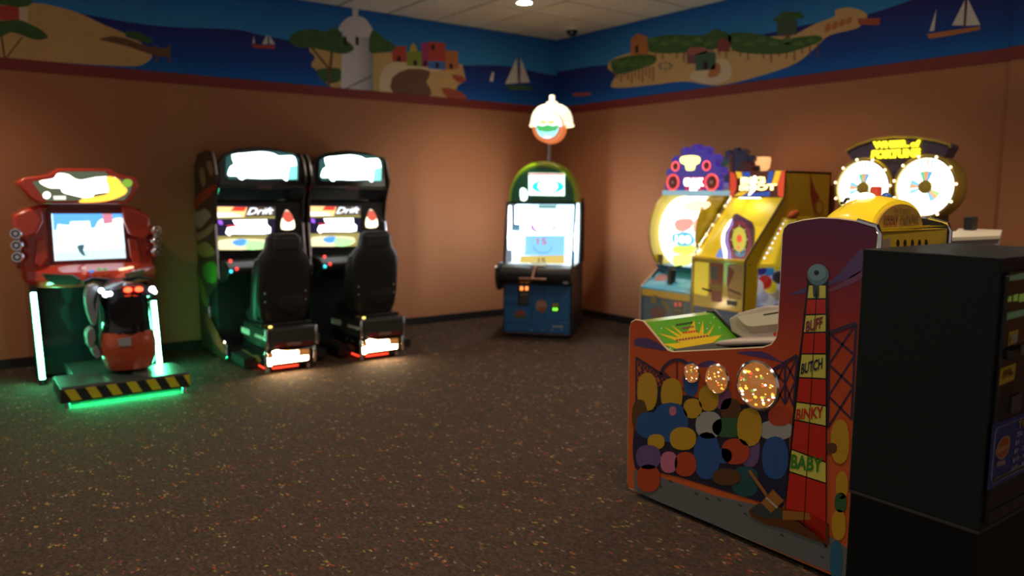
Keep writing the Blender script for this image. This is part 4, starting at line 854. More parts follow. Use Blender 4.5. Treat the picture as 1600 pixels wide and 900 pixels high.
    T.part('seat_cushion', MB().box(sx - .22, sx + .22, 6.98, 7.36, .40, .52), MATS['seat_black'], st, bevel=.04, seg=3)
    T.part('seat_rail', MB().box(sx - .24, sx + .24, 6.86, 7.2, .395, .42), black, st, bevel=.006)
    T.part('speaker_lamp', MB().ball((2.33, 6.80, .405), .012, 8, 4, (1.6, 1, .8)), em('amber_spark', (1, .7, .15), 2.5), sb)
    return T.root
def copy_tree(o, parent=None):
    c = o.copy(); C.objects.link(c); c.parent = parent
    for ch in list(o.children): copy_tree(ch, c)
    return c
r1 = racer()
r2 = copy_tree(r1); r2.location.x += .915
r2['label'] = 'black sit-down racing arcade game nearer the corner, right of its twin'

# ================================================================== corner redemption game with the lamp-dome topper
ANG = math.atan2(-.751, .66)
T = Thing('corner_ticket_game', 'blue and green upright ticket game with white dome sign, standing in the corner', 'arcade game', (5.2955, 6.701, 0), ANG, own=True)
blue = mat('cabinet_blue', (.016, .115, .32), .35, coat=.3); blue2 = mat('cabinet_blue_dark', (.008, .045, .13), .4)
Fy = lambda y: ((0, y, 0), (0, -1, 0))
def cs(pts, y0, y1, sm=0):
    if sm: pts = catmull(pts, sm)
    a = [T.at(x, y, Fy(y0)) for x, y in pts]; return MB().prism(a, [Vector((p.x, y1, p.z)) for p in a])
wy = lambda z: .04 + (z - .80) * .22           # the window leans back
T.part('lower_cabinet', MB().px([(0, .04), (0, .62), (.04, .80), (.95, .80), (.95, .04)], -.385, .385), mat('cabinet_navy', (.006, .012, .03), .4), bevel=.006)
fr_ = T.part('front_panel', MB().box(-.372, .372, -.008, .002, .06, .595), blue)
for x0, x1, z0, z1 in ((-.36, -.06, .16, .59), (-.055, .085, .07, .59), (.09, .365, .21, .59), (.09, .365, .07, .20), (-.36, -.06, .07, .15)): T.part('door_panel', MB().box(x0, x1, -.014, -.006, z0, z1), blue, fr_, bevel=.004)
gz = lambda *p: [(770 + x / 6, 390 + y / 6) for x, y in p]
DP = Fy(-.015)
cd = T.decal('coin_plate', gz((238, 340), (338, 342), (335, 525), (238, 523)), DP, black, fr_, 1, 0, .006)
for x in (270, 318): T.decal('coin_light', gz((x - 14, 345), (x + 14, 345), (x + 14, 382), (x - 14, 382)), DP, em('coin_amber', (1, .28, .06), 1.6), fr_, 4)
T.decal('coin_label', gz((255, 405), (330, 407), (330, 432), (255, 430)), DP, mat('coin_label', (.22, .20, .14), .5), fr_, 3)
T.decal('coin_return', gz((250, 440), (330, 442), (328, 515), (250, 513)), DP, mat('coin_return', (.05, .055, .06), .4), fr_, 3)
tk = T.decal('ticket_plate', gz((550, 500), (625, 505), (625, 585), (548, 580)), DP, black, fr_, 1, 0, .006)
T.decal('ticket_label', gz((556, 503), (618, 506), (618, 535), (556, 533)), DP, mat('ticket_label', (.32, .28, .05), .5), fr_, 3)
for x in (572, 597): T.decal('ticket_light', gz((x - 9, 546), (x + 9, 547), (x + 9, 572), (x - 9, 571)), DP, em('ticket_green', (.25, 1, .05), 1.6), fr_, 4)
T.decal('printed_badge', gz(*[(455 + 52 * math.cos(k * PI / 10), 525 + 55 * math.sin(k * PI / 10)) for k in range(20)]), DP, mat('badge_pink', (.36, .20, .17), .5), fr_, 2)
T.decal('printed_badge', gz((425, 540), (495, 540), (490, 570), (460, 600), (432, 575)), DP, mat('badge_rust', (.28, .07, .03), .5), fr_, 3)
T.decal('printed_badge', gz((448, 480), (450, 455), (462, 455), (465, 485)), DP, mat('badge_red', (.32, .03, .03), .5), fr_, 3)
T.decal('printed_badge', gz((205, 610), (225, 575), (260, 565), (295, 580), (310, 610)), DP, mat('badge_rust', (.28, .07, .03), .5), fr_, 2)
T.decal('printed_badge', gz((195, 612), (315, 614), (310, 645), (200, 640)), DP, mat('badge_olive', (.09, .11, .03), .5), fr_, 3)
for x in (360, 470, 555, 645): T.decal('printed_dot', gz((x - 8, 752), (x, 742), (x + 8, 752), (x, 765)), DP, mat('dot_pale', (.30, .32, .34), .5), fr_, 2)
T.decal('maker_strip', gz((560, 712), (660, 714), (660, 730), (560, 728)), DP, MATS['dot_pale'], fr_, 2)
T.part('kick_strip', MB().box(-.37, .37, -.010, -.002, .045, .058), mat('kick_brown', (.10, .05, .035), .5), fr_)
# padded control shelf
sh = T.part('control_shelf', MB().px([(.05, .62), (-.06, .62), (-.13, .66), (-.14, .74), (-.10, .80), (.06, .83)], -.405, .395), mat('shelf_black', (.016, .015, .018), .45), bevel=.02, seg=3, smooth=True)
T.part('shelf_cheek', MB().px([(.10, .54), (-.02, .53), (-.10, .58), (-.14, .68), (-.13, .79), (-.05, .84), (.10, .84)], -.45, -.405), blackm, sh, bevel=.012)
T.part('cheek_stud', MB().ball((-.445, -.10, .80), .012, 8, 4), em('stud', (1, .9, .75), 1.2), sh, smooth=True)
T.part('shelf_tray', MB().px([(.05, .835), (-.08, .815), (-.09, .825), (.05, .85)], -.07, .10), mat('tray_cream', (.45, .42, .24), .4), sh, bevel=.006)
hb = T.part('handle', MB().tube([(-.17, -.19, .685), (.13, -.19, .685)], .014, 10), mat('handle_brown', (.28, .10, .07), .35), sh, smooth=True, label='brown cross handle on the shelf')
T.part('handle_stem', MB().tube([(-.02, -.19, .69), (-.012, -.16, .75), (-.0, -.10, .82)], .014, 10), mat('stem_tan', (.45, .26, .2), .4), hb, smooth=True)
T.part('maker_badge', MB().box(.31, .37, -.142, -.138, .64, .66), MATS['dot_pale'], sh)
# lit window compartment
T.part('compartment_back', MB().box(-.37, .37, .62, .64, .80, 1.52), em('corner_back', (.50, .76, 1.0), 1.8))
T.part('compartment_floor', MB().box(-.37, .37, .06, .62, .80, .82), em('corner_floor', (.75, .85, .9), .9))
sgl = glass('side_glass', (.92, .97, 1), .07)
for s_ in (-1, 1):
    wall = T.part('side_window', MB().px([(wy(.82), .82), (wy(1.5), 1.50), (.90, 1.50), (.90, .82)], s_ * .383 - .003, s_ * .383 + .003), sgl)
    T.part('window_frame', MB().tube([(s_ * .385, wy(.80), .80), (s_ * .385, wy(1.15), 1.15), (s_ * .385, wy(1.5), 1.5)], .016, 8), black, wall, smooth=True)
    T.part('window_post', MB().tube([(s_ * .385, .90, .80), (s_ * .385, .90, 1.5)], .02, 8), black, wall, smooth=True)
T.part('rear_cabinet', MB().box(-.385, .385, .64, .95, .80, 1.55), blackm)
T.part('front_window', MB().prism([(-.37, wy(.83), .83), (.37, wy(.83), .83), (.37, wy(1.5), 1.5), (-.37, wy(1.5), 1.5)], [(-.37, wy(.83) + .005, .83), (.37, wy(.83) + .005, .83), (.37, wy(1.5) + .005, 1.5), (-.37, wy(1.5) + .005, 1.5)]), sgl)
for s_ in (-1, 1): T.part('added_light_tube', MB().ring((s_ * .34, .50, .95), (s_ * .34, .50, 1.46), .014, None, 10), em('corner_added_tube', (.95, .95, .92), 110), smooth=True)  # tubes added inside to throw light through the side glass onto the walls
# playfield inside: lit target boards
def board(name, pts, y, c, st, par=None, sm=0): return T.decal(name, pts, Fy(y), em('corner_' + name + str(int(st * 10)), c, st), par, 1, sm, .01)
cz_ = lambda *p: [(770 + x / 5, 240 + y / 5) for x, y in p]
b1 = board('target_board', cz_((215, 470), (590, 455), (585, 635), (215, 640)), .40, (1, 1, 1), 4)
board('target_ring', cz_(*[(395 + 100 * math.cos(k * PI / 10), 575 + 48 * math.sin(k * PI / 10)) for k in range(20)]), .392, (.55, .10, .55), .9, b1)
board('target_spot', cz_(*[(398 + 80 * math.cos(k * PI / 10), 562 + 50 * math.sin(k * PI / 10)) for k in range(20)]), .388, (1, 1, 1), 2.8, b1)
b2 = board('number_board', cz_((250, 640), (565, 640), (560, 800), (245, 795)), .34, (.28, .60, .95), 1.1)
T.text('lettering', '15', [(839, 382), (854, 382), (854, 372), (839, 372)], Fy(.338), em('corner_15', (.75, .15, .12), .9), b2, 3, .02)
board('number_arc', cz_(*([(390 + 75 * math.cos(a), 725 + 55 * math.sin(a)) for a in [PI * k / 10 for k in range(11)]] + [(390 + 68 * math.cos(a), 725 + 48 * math.sin(a)) for a in [PI * k / 10 for k in range(10, -1, -1)]])), .337, (.15, .4, .75), .7, b2)
b3 = board('payout_board', cz_((215, 800), (560, 795), (560, 865), (205, 868)), .28, (.85, .55, .12), .9)
T.text('lettering', '15', [(841, 411), (852, 411), (852, 403), (841, 403)], Fy(.278), em('corner_15b', (.08, .07, .12), .3), b3, 3, .02)
board('side_lamp', cz_((585, 700), (610, 660), (628, 665), (622, 750), (590, 745)), .30, (1, 1, 1), 3.0, None, 2)
board('side_panel_light', cz_((150, 600), (240, 610), (215, 860), (150, 860)), .30, (.85, .95, 1), 2.2)
board('header_strip', cz_((360, 400), (500, 402), (495, 430), (355, 428)), .36, (.25, .45, .42), .7)
board('blue_block', cz_((160, 545), (215, 550), (212, 605), (165, 605)), .36, (.12, .30, .42), .7)
# green dome head with a screen
N = 20
def dome(y, s_, top): return [(s_ * .385 * math.cos(PI * k / N), y, 1.50 + (top - 1.50) * math.sin(PI * k / N) ** .8) for k in range(N + 1)]
lime = mat('dome_lime', (.36, .68, .02), .3, coat=.4); dgreen = mat('dome_green', (.01, .17, .065), .2, coat=.6)
hd = T.part('dome_head', MB().loft([dome(.26, 1.0, 1.93), dome(.29, 1.02, 1.955), dome(.34, 1.03, 1.975), dome(.60, 1.02, 1.97), dome(.92, .96, 1.90), dome(.95, .9, 1.84)]), lime, smooth=True, label='lime green rounded head')
T.part('dome_face', MB().loft([dome(.252, .93, 1.90), dome(.27, .95, 1.915)]), dgreen, hd)
sc_ = T.part('head_screen', cs([(826, 270), (882, 271), (882, 306), (826, 305)], .244, .26), em('corner_scr', (.75, 1, .97), 2.0), hd)
HS = Fy(.2435)
T.decal('screen_oval', cz_(*[(430 + 125 * math.cos(k * PI / 12), 258 + 52 * math.sin(k * PI / 12)) for k in range(24)]), HS, em('corner_scr_teal', (.02, .62, .62), 1.2), hd, 1)
T.decal('screen_oval', cz_(*[(430 + 78 * math.cos(k * PI / 12), 255 + 48 * math.sin(k * PI / 12)) for k in range(24)]), HS, em('corner_scr_white', (.9, 1, 1), 2.4), hd, 2)
T.decal('screen_stripe', cz_((280, 152), (558, 156), (558, 172), (280, 170)), HS, em('corner_scr_rose', (.8, .35, .28), 1.0), hd, 2)
T.decal('head_lamp', cz_((215, 280), (245, 270), (268, 300), (265, 360), (220, 362)), Fy(.248), em('corner_lamp', (.8, 1, .95), 2.5), hd, 2, 2)
T.part('head_sill', MB().box(-.385, .385, .19, .28, 1.485, 1.515), black, hd, bevel=.004)
# pole, dome sign
T.part('sign_pole', MB().ring((.05, .40, 1.96), (.05, .40, 2.22), .022, None, 12), steel, smooth=True)
sgc = Vector((.075, .36, 2.335))
sgn = T.part('dome_sign', MB().lathe((sgc.x, .40, 2.37), (0, 0, 1), [(.25, -.012), (.258, 0), (.246, .010), (.240, .03), (.232, .09), (.208, .15), (.165, .20), (.11, .228), (.065, .238), (.06, .26), (.03, .268), (.03, .325), (.022, .335), (.0005, .337)], 32), mat('sign_cream', (.75, .70, .52), .4, emit=(1, .92, .62), es=.95), smooth=True, label='cream dome sign on the pole')
DS = ((0, .125, 0), (0, -1, 0))
def disc(nm, r, dz_, y, m_, sx=1, half=None):
    a = [k * PI / 16 for k in range(32)] if half is None else ([k * PI / 16 for k in range(17)] if half > 0 else [PI + k * PI / 16 for k in range(17)])
    return T.part(nm, MB().py([(sgc.x + sx * r * math.cos(t), sgc.z + dz_ + r * math.sin(t)) for t in a], y - .006, y), m_, sgn)
T.part('sign_disc', MB().ring((sgc.x, .13, sgc.z), (sgc.x, .40, sgc.z), .172, None, 32), em('sign_orange', (.80, .20, .05), .7), sgn, smooth=True)
disc('sign_face', .160, 0, .130, em('sign_white', (.85, 1, 1), 1.5))
disc('sign_rim_lower', .160, 0, .124, em('sign_orange', (.80, .20, .05), .7), 1, -1)
disc('sign_picture', .125, -.005, .117, em('sign_sky', (.35, .80, .95), 1.2), 1, -1)
T.part('sign_picture', MB().py([(sgc.x - .13, sgc.z + .02), (sgc.x - .05, sgc.z + .005), (sgc.x, sgc.z + .02), (sgc.x + .06, sgc.z + .005), (sgc.x + .13, sgc.z + .015), (sgc.x + .10, sgc.z - .045), (sgc.x, sgc.z - .06), (sgc.x - .10, sgc.z - .045)], .108, .112), em('sign_green', (.08, .50, .14), .9), sgn)
for dx in (-.045, .04): T.part('sign_letter_mark', MB().box(sgc.x + dx - .035, sgc.x + dx + .035, .106, .112, sgc.z + .025, sgc.z + .065), em('sign_amber', (.95, .60, .18), 1.1), sgn, bevel=.004)
T.part('sign_letter_mark', MB().box(sgc.x - .04, sgc.x + .04, .106, .112, sgc.z - .125, sgc.z - .10), em('sign_pale', (.8, .95, 1), 1.1), sgn)
T.part('castor_bar', MB().box(-.33, .33, .05, .90, 0, .045), blackm)

# ================================================================== gear-topped wheel game (against the right wall)
T = Thing('gear_wheel_game', 'bright wheel game with purple gear sign, left of the yellow game', 'arcade game', (6.1, 5.0, 0), -PI / 2)
ya, yb_ = 4.70, 5.32          # near and far side in Y
Px = lambda x: ((x, 0, 0), (-1, 0, 0))
def xs_slab(pts, x0, x1, sm=0):
    if sm: pts = catmull(pts, sm)
    a = [T.at(x, y, Px(x0)) for x, y in pts]; return MB().prism(a, [Vector((x1, p.y, p.z)) for p in a])
T.part('lower_cabinet', MB().box(5.52, 6.55, ya, yb_, .04, .68), blue2, bevel=.008)
lp = T.part('front_panel', MB().box(5.51, 5.522, ya + .015, yb_ - .015, .06, .62), mat('gear_front_blue', (.016, .09, .22), .35))
G1 = Px(5.508)
T.part('front_band', MB().box(5.508, 5.53, ya + .005, yb_ - .005, .625, .69), mat('band_gold', (.70, .46, .02), .35), lp)
gq = lambda *p: [(1000 + x / 6.667, 380 + y / 6.667) for x, y in p]
cd = T.decal('coin_plate', gq((345, 600), (445, 605), (440, 800), (340, 790)), G1, black, lp, 1, 0, .005)
for x in (372, 418): T.decal('coin_light', gq((x - 14, 615), (x + 14, 617), (x + 14, 660), (x - 14, 658)), G1, em('gear_coin', (.45, .06, .04), .8), lp, 4)
T.decal('coin_label', gq((350, 680), (430, 684), (430, 715), (350, 712)), G1, mat('coin_label', (.22, .20, .14), .5), lp, 3)
for p, c in ((((110, 590), (150, 540), (185, 560), (170, 620), (120, 620)), (.20, .18, .05)), (((170, 560), (210, 570), (215, 640), (180, 650)), (.03, .10, .22)), (((215, 580), (260, 600), (320, 700), (300, 710), (240, 640)), (.22, .17, .04)), (((110, 720), (150, 670), (210, 665), (265, 690), (255, 780), (150, 800)), (.14, .03, .05))):
    T.decal('printed_patch', gq(*p), G1, mat('gear_print_%d' % int(c[0] * 1000), c, .4), lp, 2, 2)
T.part('printed_dot', MB().ball(T.at(1044, 462, G1), .008, 8, 4), white, lp)
# sloping control deck with a crank
ct = T.part('control_deck', MB().px([(5.51, .68), (5.51, .705), (5.76, .86), (5.80, .86), (5.80, .68)], 0, 1), blue) if False else T.part('control_deck', MB().py([(5.51, .68), (5.51, .705), (5.76, .86), (5.80, .86), (5.80, .68)], ya, yb_), mat('deck_sky', (.08, .42, .70), .3, coat=.4))
for y in (ya - .012, yb_): T.part('deck_cheek', MB().py([(5.50, .04), (5.50, .71), (5.75, .89), (5.84, .89), (5.84, .04)], y, y + .012), mat('cheek_pale', (.48, .40, .34), .4), ct)
GD = ((5.51, 0, .705), Vector((-.155, 0, .25)))
T.decal('deck_print', gq((150, 370), (200, 325), (280, 330), (270, 390), (160, 388)), GD, mat('deck_pink', (.50, .22, .25), .4), ct, 1, 2)
T.decal('deck_print', gq((60, 430), (100, 385), (270, 400), (260, 440)), GD, mat('deck_light', (.16, .46, .66), .4), ct, 1)
T.decal('deck_print', gq((370, 460), (430, 400), (510, 400), (500, 480)), GD, mat('deck_cyan', (.08, .42, .60), .4), ct, 1)
cr = T.part('crank', MB().box(*[v for v in (5.58, 5.64)], T.at(1048, 440, Px(5.6)).y - .03, T.at(1048, 440, Px(5.6)).y + .03, .74, .90), black, bevel=.01, label='black crank post with a crossbar')
yk = T.at(1046, 424, Px(5.6)).y
T.part('crank_bar', MB().tube([(5.61, yk + .12, .925), (5.61, yk, .905), (5.61, yk - .14, .935)], .011, 8), blackm, cr, smooth=True)
T.part('deck_lever', MB().tube([(5.70, yk + .16, .85), (5.66, yk + .20, .88), (5.60, yk + .22, .80)], .011, 8), black, ct, smooth=True)
# round glowing drum between yellow rims; axis along Y
dc = Vector((6.02, 0, 1.24)); dr = .40
T.part('drum', MB().lathe((dc.x, ya + .06, dc.z), (0, 1, 0), [(.02, 0), (dr - .05, 0), (dr - .05, yb_ - ya - .12), (.02, yb_ - ya - .12)], 40), em('drum_white', (1, .96, .84), 1.7), smooth=True, label='glowing white prize drum')
rimm = mat('rim_yellow', (.55, .42, .01), .3, coat=.4)
for y0 in (ya + .005, yb_ - .035):
    rm = T.part('drum_rim', MB().lathe((dc.x, y0, dc.z), (0, 1, 0), [(dr + .0, 0), (dr + .045, .005), (dr + .045, .025), (dr + .0, .03), (dr - .02, .015)], 40), rimm, smooth=True)
    T.part('drum_side_plate', MB().ring((dc.x, y0 + .01, dc.z), (dc.x, y0 + .02, dc.z), dr + .02, None, 40), rimm, rm)
T.part('drum_glass', MB().lathe((dc.x, ya + .03, dc.z), (0, 1, 0), [(dr, 0), (dr, yb_ - ya - .06)], 40, (0, 2 * PI)), glass('drum_glass', (1, 1, 1), .05))
D1 = Px(5.655)
dq = lambda *p: [(1000 + x / 4.5, 220 + y / 4.5) for x, y in p]
for nm, p, c, st in (('drum_segment', ((250, 560), (330, 545), (375, 560), (360, 610), (300, 640), (250, 620)), (.85, .35, .30), 1.0), ('drum_segment', ((380, 560), (440, 545), (420, 640), (375, 635)), (1, .42, .32), 1.3), ('drum_segment', ((300, 470), (380, 420), (490, 430), (480, 470), (380, 500)), (1, .70, .45), 1.3), ('drum_segment', ((245, 740), (380, 735), (400, 780), (370, 800), (240, 790)), (.65, .85, .12), 1.1), ('drum_segment', ((240, 805), (370, 805), (350, 870), (240, 880)), (.75, .9, .2), 1.1)):
    T.decal(nm, dq(*p), D1, em('drum_%d' % int(c[1] * 1000 + c[0] * 10), c, st), None, 1, 2)
bd = T.decal('number_badge', dq((225, 690), (235, 655), (270, 650), (300, 640), (350, 650), (380, 690), (370, 725), (320, 740), (250, 728)), Px(5.645), em('badge_cyan', (.12, .50, .72), 1.0), None, 1, 3, .006)
T.text('lettering', '100', [(1055, 380), (1080, 381), (1080, 368), (1055, 367)], Px(5.642), em('badge_white', (.9, 1, 1), 2.0), bd, 3, .05)
for p in (((85, 640), (105, 580), (118, 640), (105, 765), (88, 740)), ((105, 805), (160, 800), (160, 850), (150, 880), (115, 830))): T.decal('drum_window', dq(*p), Px(5.70), mat('drum_taupe', (.20, .14, .12), .4), None, 3, 2)  # plain grey-brown patches at the drum's left edge
T.part('drum_cradle', MB().py([(5.80, .68), (5.74, .88), (5.70, .92), (6.40, .92), (6.40, .68)], ya, yb_), mat('cradle_blue', (.05, .25, .45), .4))
T.part('rear_tower', MB().box(6.10, 6.55, ya, yb_, .68, 1.62), blue2, bevel=.01)
T.part('head_shelf', MB().box(5.76, 6.55, ya, yb_, 1.60, 1.645), em('shelf_sky', (.35, .62, .75), .5), bevel=.006)
# gear sign
def gear(cy_, cz__, r, x0, x1, n, tooth, zmin=0):
    pts = []
    for k in range(n):
        for f_, rr in ((-.32, r), (-.20, r + tooth), (.20, r + tooth), (.32, r)):
            a = 2 * PI * (k + f_) / n + PI / 2; pts.append((x0, cy_ + rr * math.cos(a), max(zmin, cz__ + rr * math.sin(a))))
    return MB().prism(pts, [(x1, y, z) for _, y, z in pts])
gc = T.at(1083, 285, Px(5.78))
gs = T.part('gear_sign', gear(gc.y, gc.z + .0, .30, 5.78, 5.86, 15, .055, 1.645), mat('gear_purple', (.045, .03, .30), .3, emit=(.10, .05, .6), es=.22, noise=.3, scale=9), bevel=.01, label='purple gear-shaped sign')
GS = Px(5.779)
gzz = lambda *p: [(1030 + x / 10.59, 225 + y / 10.59) for x, y in p]
T.decal('sign_title', gzz((340, 270), (370, 210), (500, 190), (640, 200), (685, 250), (660, 320), (600, 350), (580, 430), (450, 435), (430, 350), (370, 320)), GS, em('gear_yellow', (1, .88, .25), 1.8), gs, 2, 2)
bx = T.decal('sign_box', gzz((395, 550), (760, 540), (745, 700), (740, 790), (440, 795), (420, 690)), GS, em('gear_crimson', (.60, .01, .09), .6), gs, 2)
T.text('lettering', 'CRANK', [(1068.5, 291), (1100, 291), (1100, 278), (1068.5, 278)], GS, em('gear_white', (1, .93, .97), 3.0), gs, 4, .10)
T.text('lettering', 'IT', [(1078, 300), (1093, 300), (1093, 291), (1078, 291)], GS, em('gear_white', (1, .93, .97), 3.0), gs, 4, .12)
def ringlight(px_, py_, r, hot):
    c = T.at(px_, py_, GS)
    rg = T.part('ring_light', MB().tube([c + Vector((-.012, r * math.cos(2 * PI * k / 20), r * math.sin(2 * PI * k / 20))) for k in range(20)], r * .15, 6, True), em('gear_red_hot' if hot else 'gear_red', (1, .10, .08), 1.5 if hot else .9), gs, smooth=True)
    T.part('ring_hub', MB().lathe(c, (-1, 0, 0), [(.0005, .012), (r * .7, .010), (r * .85, 0)], 16), mat('gear_hub', (.20, .035, .02), .35), gs)
    if r > .05: T.part('ring_boss', MB().ball(c + Vector((-.012, 0, 0)), r * .22, 8, 5), mat('boss_grey', (.35, .33, .32), .3, .5), gs)
for a in ((1056.5, 260, .042, 1), (1105, 259, .042, 1), (1052.5, 285, .072, 0), (1113, 285, .072, 0)): ringlight(*a)
# second, unlit gear sign further back
g2 = T.at(1148, 272, Px(6.40))
gr = T.part('rear_gear_sign', gear(g2.y, g2.z, .22, 6.40, 6.46, 14, .04, 1.69), mat('gear_indigo', (.03, .03, .09), .4, noise=.4, scale=8), label='dark unlit gear sign behind')
T.decal('rear_sign_print', [(1124, 250), (1142, 246), (1143, 255), (1124, 261)], Px(6.395), mat('rear_teal', (.05, .10, .13), .5), gr, 2); T.decal('rear_sign_print', [(1128, 262), (1140, 255), (1142, 268), (1134, 270)], Px(6.395), mat('rear_gold', (.26, .17, .02), .5), gr, 2)
T.decal('rear_sign_print', [(1141, 242), (1145, 242), (1145, 275), (1140, 275)], Px(6.395), mat('rear_red', (.18, .02, .02), .5), gr, 3)
c = T.at(1167, 268, Px(6.38)); T.part('rear_cog', gear(c.y, c.z, .085, 6.36, 6.41, 12, .02), mat('cog_maroon', (.10, .025, .02), .5), gr)
T.part('sign_bracket', MB().box(5.86, 6.40, gc.y - .05, gc.y + .05, 1.645, 1.70).box(6.40, 6.46, g2.y - .05, g2.y + .05, 1.55, 1.80) if False else MB().box(5.86, 6.55, ya + .10, ya + .22, 1.64, 1.70), blue2, gr)

# ================================================================== yellow shooting game
T = Thing('yellow_shooting_game', 'yellow slope-fronted arcade game with lit sign, between gear game and twin-wheel game', 'arcade game', (6.1, 4.39, 0), -PI / 2)
ya, yb_ = 4.105, 4.68
def xs_slab(pts, x0, x1, sm=0):
    if sm: pts = catmull(pts, sm)
    a = [T.at(x, y, Px(x0)) for x, y in pts]; return MB().prism(a, [Vector((x1, p.y, p.z)) for p in a])
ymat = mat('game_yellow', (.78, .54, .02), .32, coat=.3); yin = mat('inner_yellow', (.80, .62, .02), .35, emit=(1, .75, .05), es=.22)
sprof = [(5.50, .03), (5.50, 1.05), (6.005, 1.58), (6.005, 1.82), (6.72, 1.82), (6.72, .03)]
far = T.part('side_panel', MB().py(sprof, yb_ - .02, yb_), ymat)
# near side with a slanted window: built as the pieces round the opening
w_out = [(5.66, .60), (5.66, .98), (5.74, 1.10), (6.01, 1.40), (6.45, 1.40), (6.45, .60)]
near = T.part('side_panel', MB().py([(5.50, .03), (5.50, 1.05), (6.005, 1.58), (6.01, 1.40), (5.74, 1.10), (5.66, .98), (5.66, .60), (5.66, .03)], ya, ya + .02).py([(6.005, 1.58), (6.005, 1.82), (6.72, 1.82), (6.72, .03), (6.45, .03), (6.45, 1.40), (6.01, 1.40)], ya, ya + .02).py([(5.66, .03), (5.66, .60), (6.45, .60), (6.45, .03)], ya, ya + .02), ymat)
T.part('window_trim', MB().tube([(x, ya - .002, z) for x, z in w_out], .010, 6, True), mat('trim_yellow', (.62, .48, .03), .3), near)
T.part('side_window', MB().py(w_out, ya + .010, ya + .014), glass('toy_glass', (.97, .97, 1), .06), near)
NS = ((0, ya, 0), (0, -1, 0))
yz = lambda *p: [(1120 + x / 5.625, 240 + y / 5.625) for x, y in p]
T.decal('printed_swoosh', yz((820, 165), (835, 230), (870, 330), (905, 385), (880, 430), (865, 545), (845, 480), (822, 350)), NS, mat('swoosh_red', (.42, .05, .015), .4), near, 1, 2)
rp_ = [(900 + 42 * math.cos(k * PI / 12), 475 + 72 * math.sin(k * PI / 12)) for k in range(24)]
T.decal('printed_ring', yz(*rp_), NS, mat('ring_tan', (.42, .25, .02), .4), near, 2); T.decal('printed_ring', yz(*[(900 + 26 * math.cos(k * PI / 12), 475 + 50 * math.sin(k * PI / 12)) for k in range(24)]), NS, ymat, near, 3)
T.part('screw', MB().ball(T.at(1233, 269, NS), .012, 8, 4), black, near); T.part('screw', MB().ball(T.at(1171, 414, NS), .008, 8, 4), black, near)
for y in (ya, yb_):
    T.part('edge_trim', MB().tube([(5.495, y, .05), (5.495, y, 1.05), (6.0, y, 1.585), (6.0, y, 1.815)], .009, 8), black if y == ya else chrome, near if y == ya else far, smooth=True)
T.part('back_wall', MB().box(6.70, 6.72, ya, yb_, .03, 1.82), ymat); T.part('roof', MB().box(6.0, 6.72, ya, yb_, 1.80, 1.82), ymat)
# lit sign
sgn = T.part('sign_box', MB().box(5.985, 6.10, ya + .012, yb_ - .012, 1.60, 1.815), mat('sign_edge', (.30, .05, .02), .4), bevel=.006)
SG = Px(5.984)
sgz = lambda *p: [(1135 + x / 16, 260 + y / 16) for x, y in p]
T.decal('sign_face', sgz((90, 130), (1470, 100), (1430, 780), (90, 780)), SG, em('ysign_dark', (.10, .02, .01), .5), sgn, 1)
T.decal('sign_stripe', sgz((90, 130), (200, 170), (250, 300), (250, 560), (150, 780), (90, 780)), SG, em('ysign_red', (.62, .06, .02), .8), sgn, 2)
T.decal('sign_stripe', sgz((230, 130), (380, 140), (400, 280), (280, 300)), SG, em('ysign_gold', (.85, .50, .03), .8), sgn, 2)
T.decal('sign_stripe', sgz((400, 140), (600, 140), (600, 260), (420, 270)), SG, em('ysign_blue', (.03, .09, .42), .7), sgn, 2)
T.decal('sign_stripe', sgz((1060, 120), (1190, 120), (1120, 430), (1000, 430)), SG, em('ysign_blue', (.03, .09, .42), .7), sgn, 2)
T.decal('sign_stripe', sgz((1230, 110), (1380, 110), (1270, 460), (1130, 440)), SG, em('ysign_gold', (.85, .50, .03), .8), sgn, 2)
T.decal('sign_stripe', sgz((1390, 105), (1470, 105), (1430, 770), (1290, 740), (1280, 420)), SG, em('ysign_red', (.62, .06, .02), .8), sgn, 2)
T.decal('sign_stripe', sgz((180, 740), (320, 640), (560, 620), (400, 740)), SG, em('ysign_gold', (.85, .50, .03), .8), sgn, 2)
T.decal('sign_stripe', sgz((420, 700), (1100, 620), (1080, 740), (420, 750)), SG, em('ysign_blue', (.03, .09, .42), .7), sgn, 2)
yl = em('ysign_letters', (1, .82, .32), 2.2)
T.text('lettering', 'BIG', [(1157.5, 288), (1196, 287), (1196, 276), (1157.5, 277)], SG, yl, sgn, 4, .06)
T.text('lettering', 'SHOT', [(1155, 298), (1214, 297), (1214, 287), (1155, 289)], SG, yl, sgn, 4, .06)
T.decal('sign_flash', sgz((690, 230), (750, 240), (740, 420), (720, 600), (600, 720), (540, 730), (620, 560), (600, 420)), SG, em('ysign_white', (1, .98, .85), 2.2), sgn, 5)
# sloping play bay
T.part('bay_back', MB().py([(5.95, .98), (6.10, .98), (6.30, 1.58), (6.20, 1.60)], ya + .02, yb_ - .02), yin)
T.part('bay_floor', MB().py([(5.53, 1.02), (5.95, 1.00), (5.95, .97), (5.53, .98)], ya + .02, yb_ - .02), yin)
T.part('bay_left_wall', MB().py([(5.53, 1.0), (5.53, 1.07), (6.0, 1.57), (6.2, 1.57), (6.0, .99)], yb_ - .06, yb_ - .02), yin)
T.part('bay_lamp', MB().box(6.02, 6.10, yb_ - .26, yb_ - .08, 1.575, 1.598), em('bay_lamp', (1, .95, .75), 7))
PB = ((5.80, 0, 1.25), Vector((-.75, 0, .66)))
pf = T.decal('target_playfield', yz((150, 535), (175, 525), (310, 600), (325, 640), (320, 800), (270, 900), (150, 1000), (0, 1010), (-60, 1000), (30, 850), (90, 650)), PB, mat('field_plum', (.09, .03, .10), .3, noise=.5, scale=14), None, 1, 0, .03)
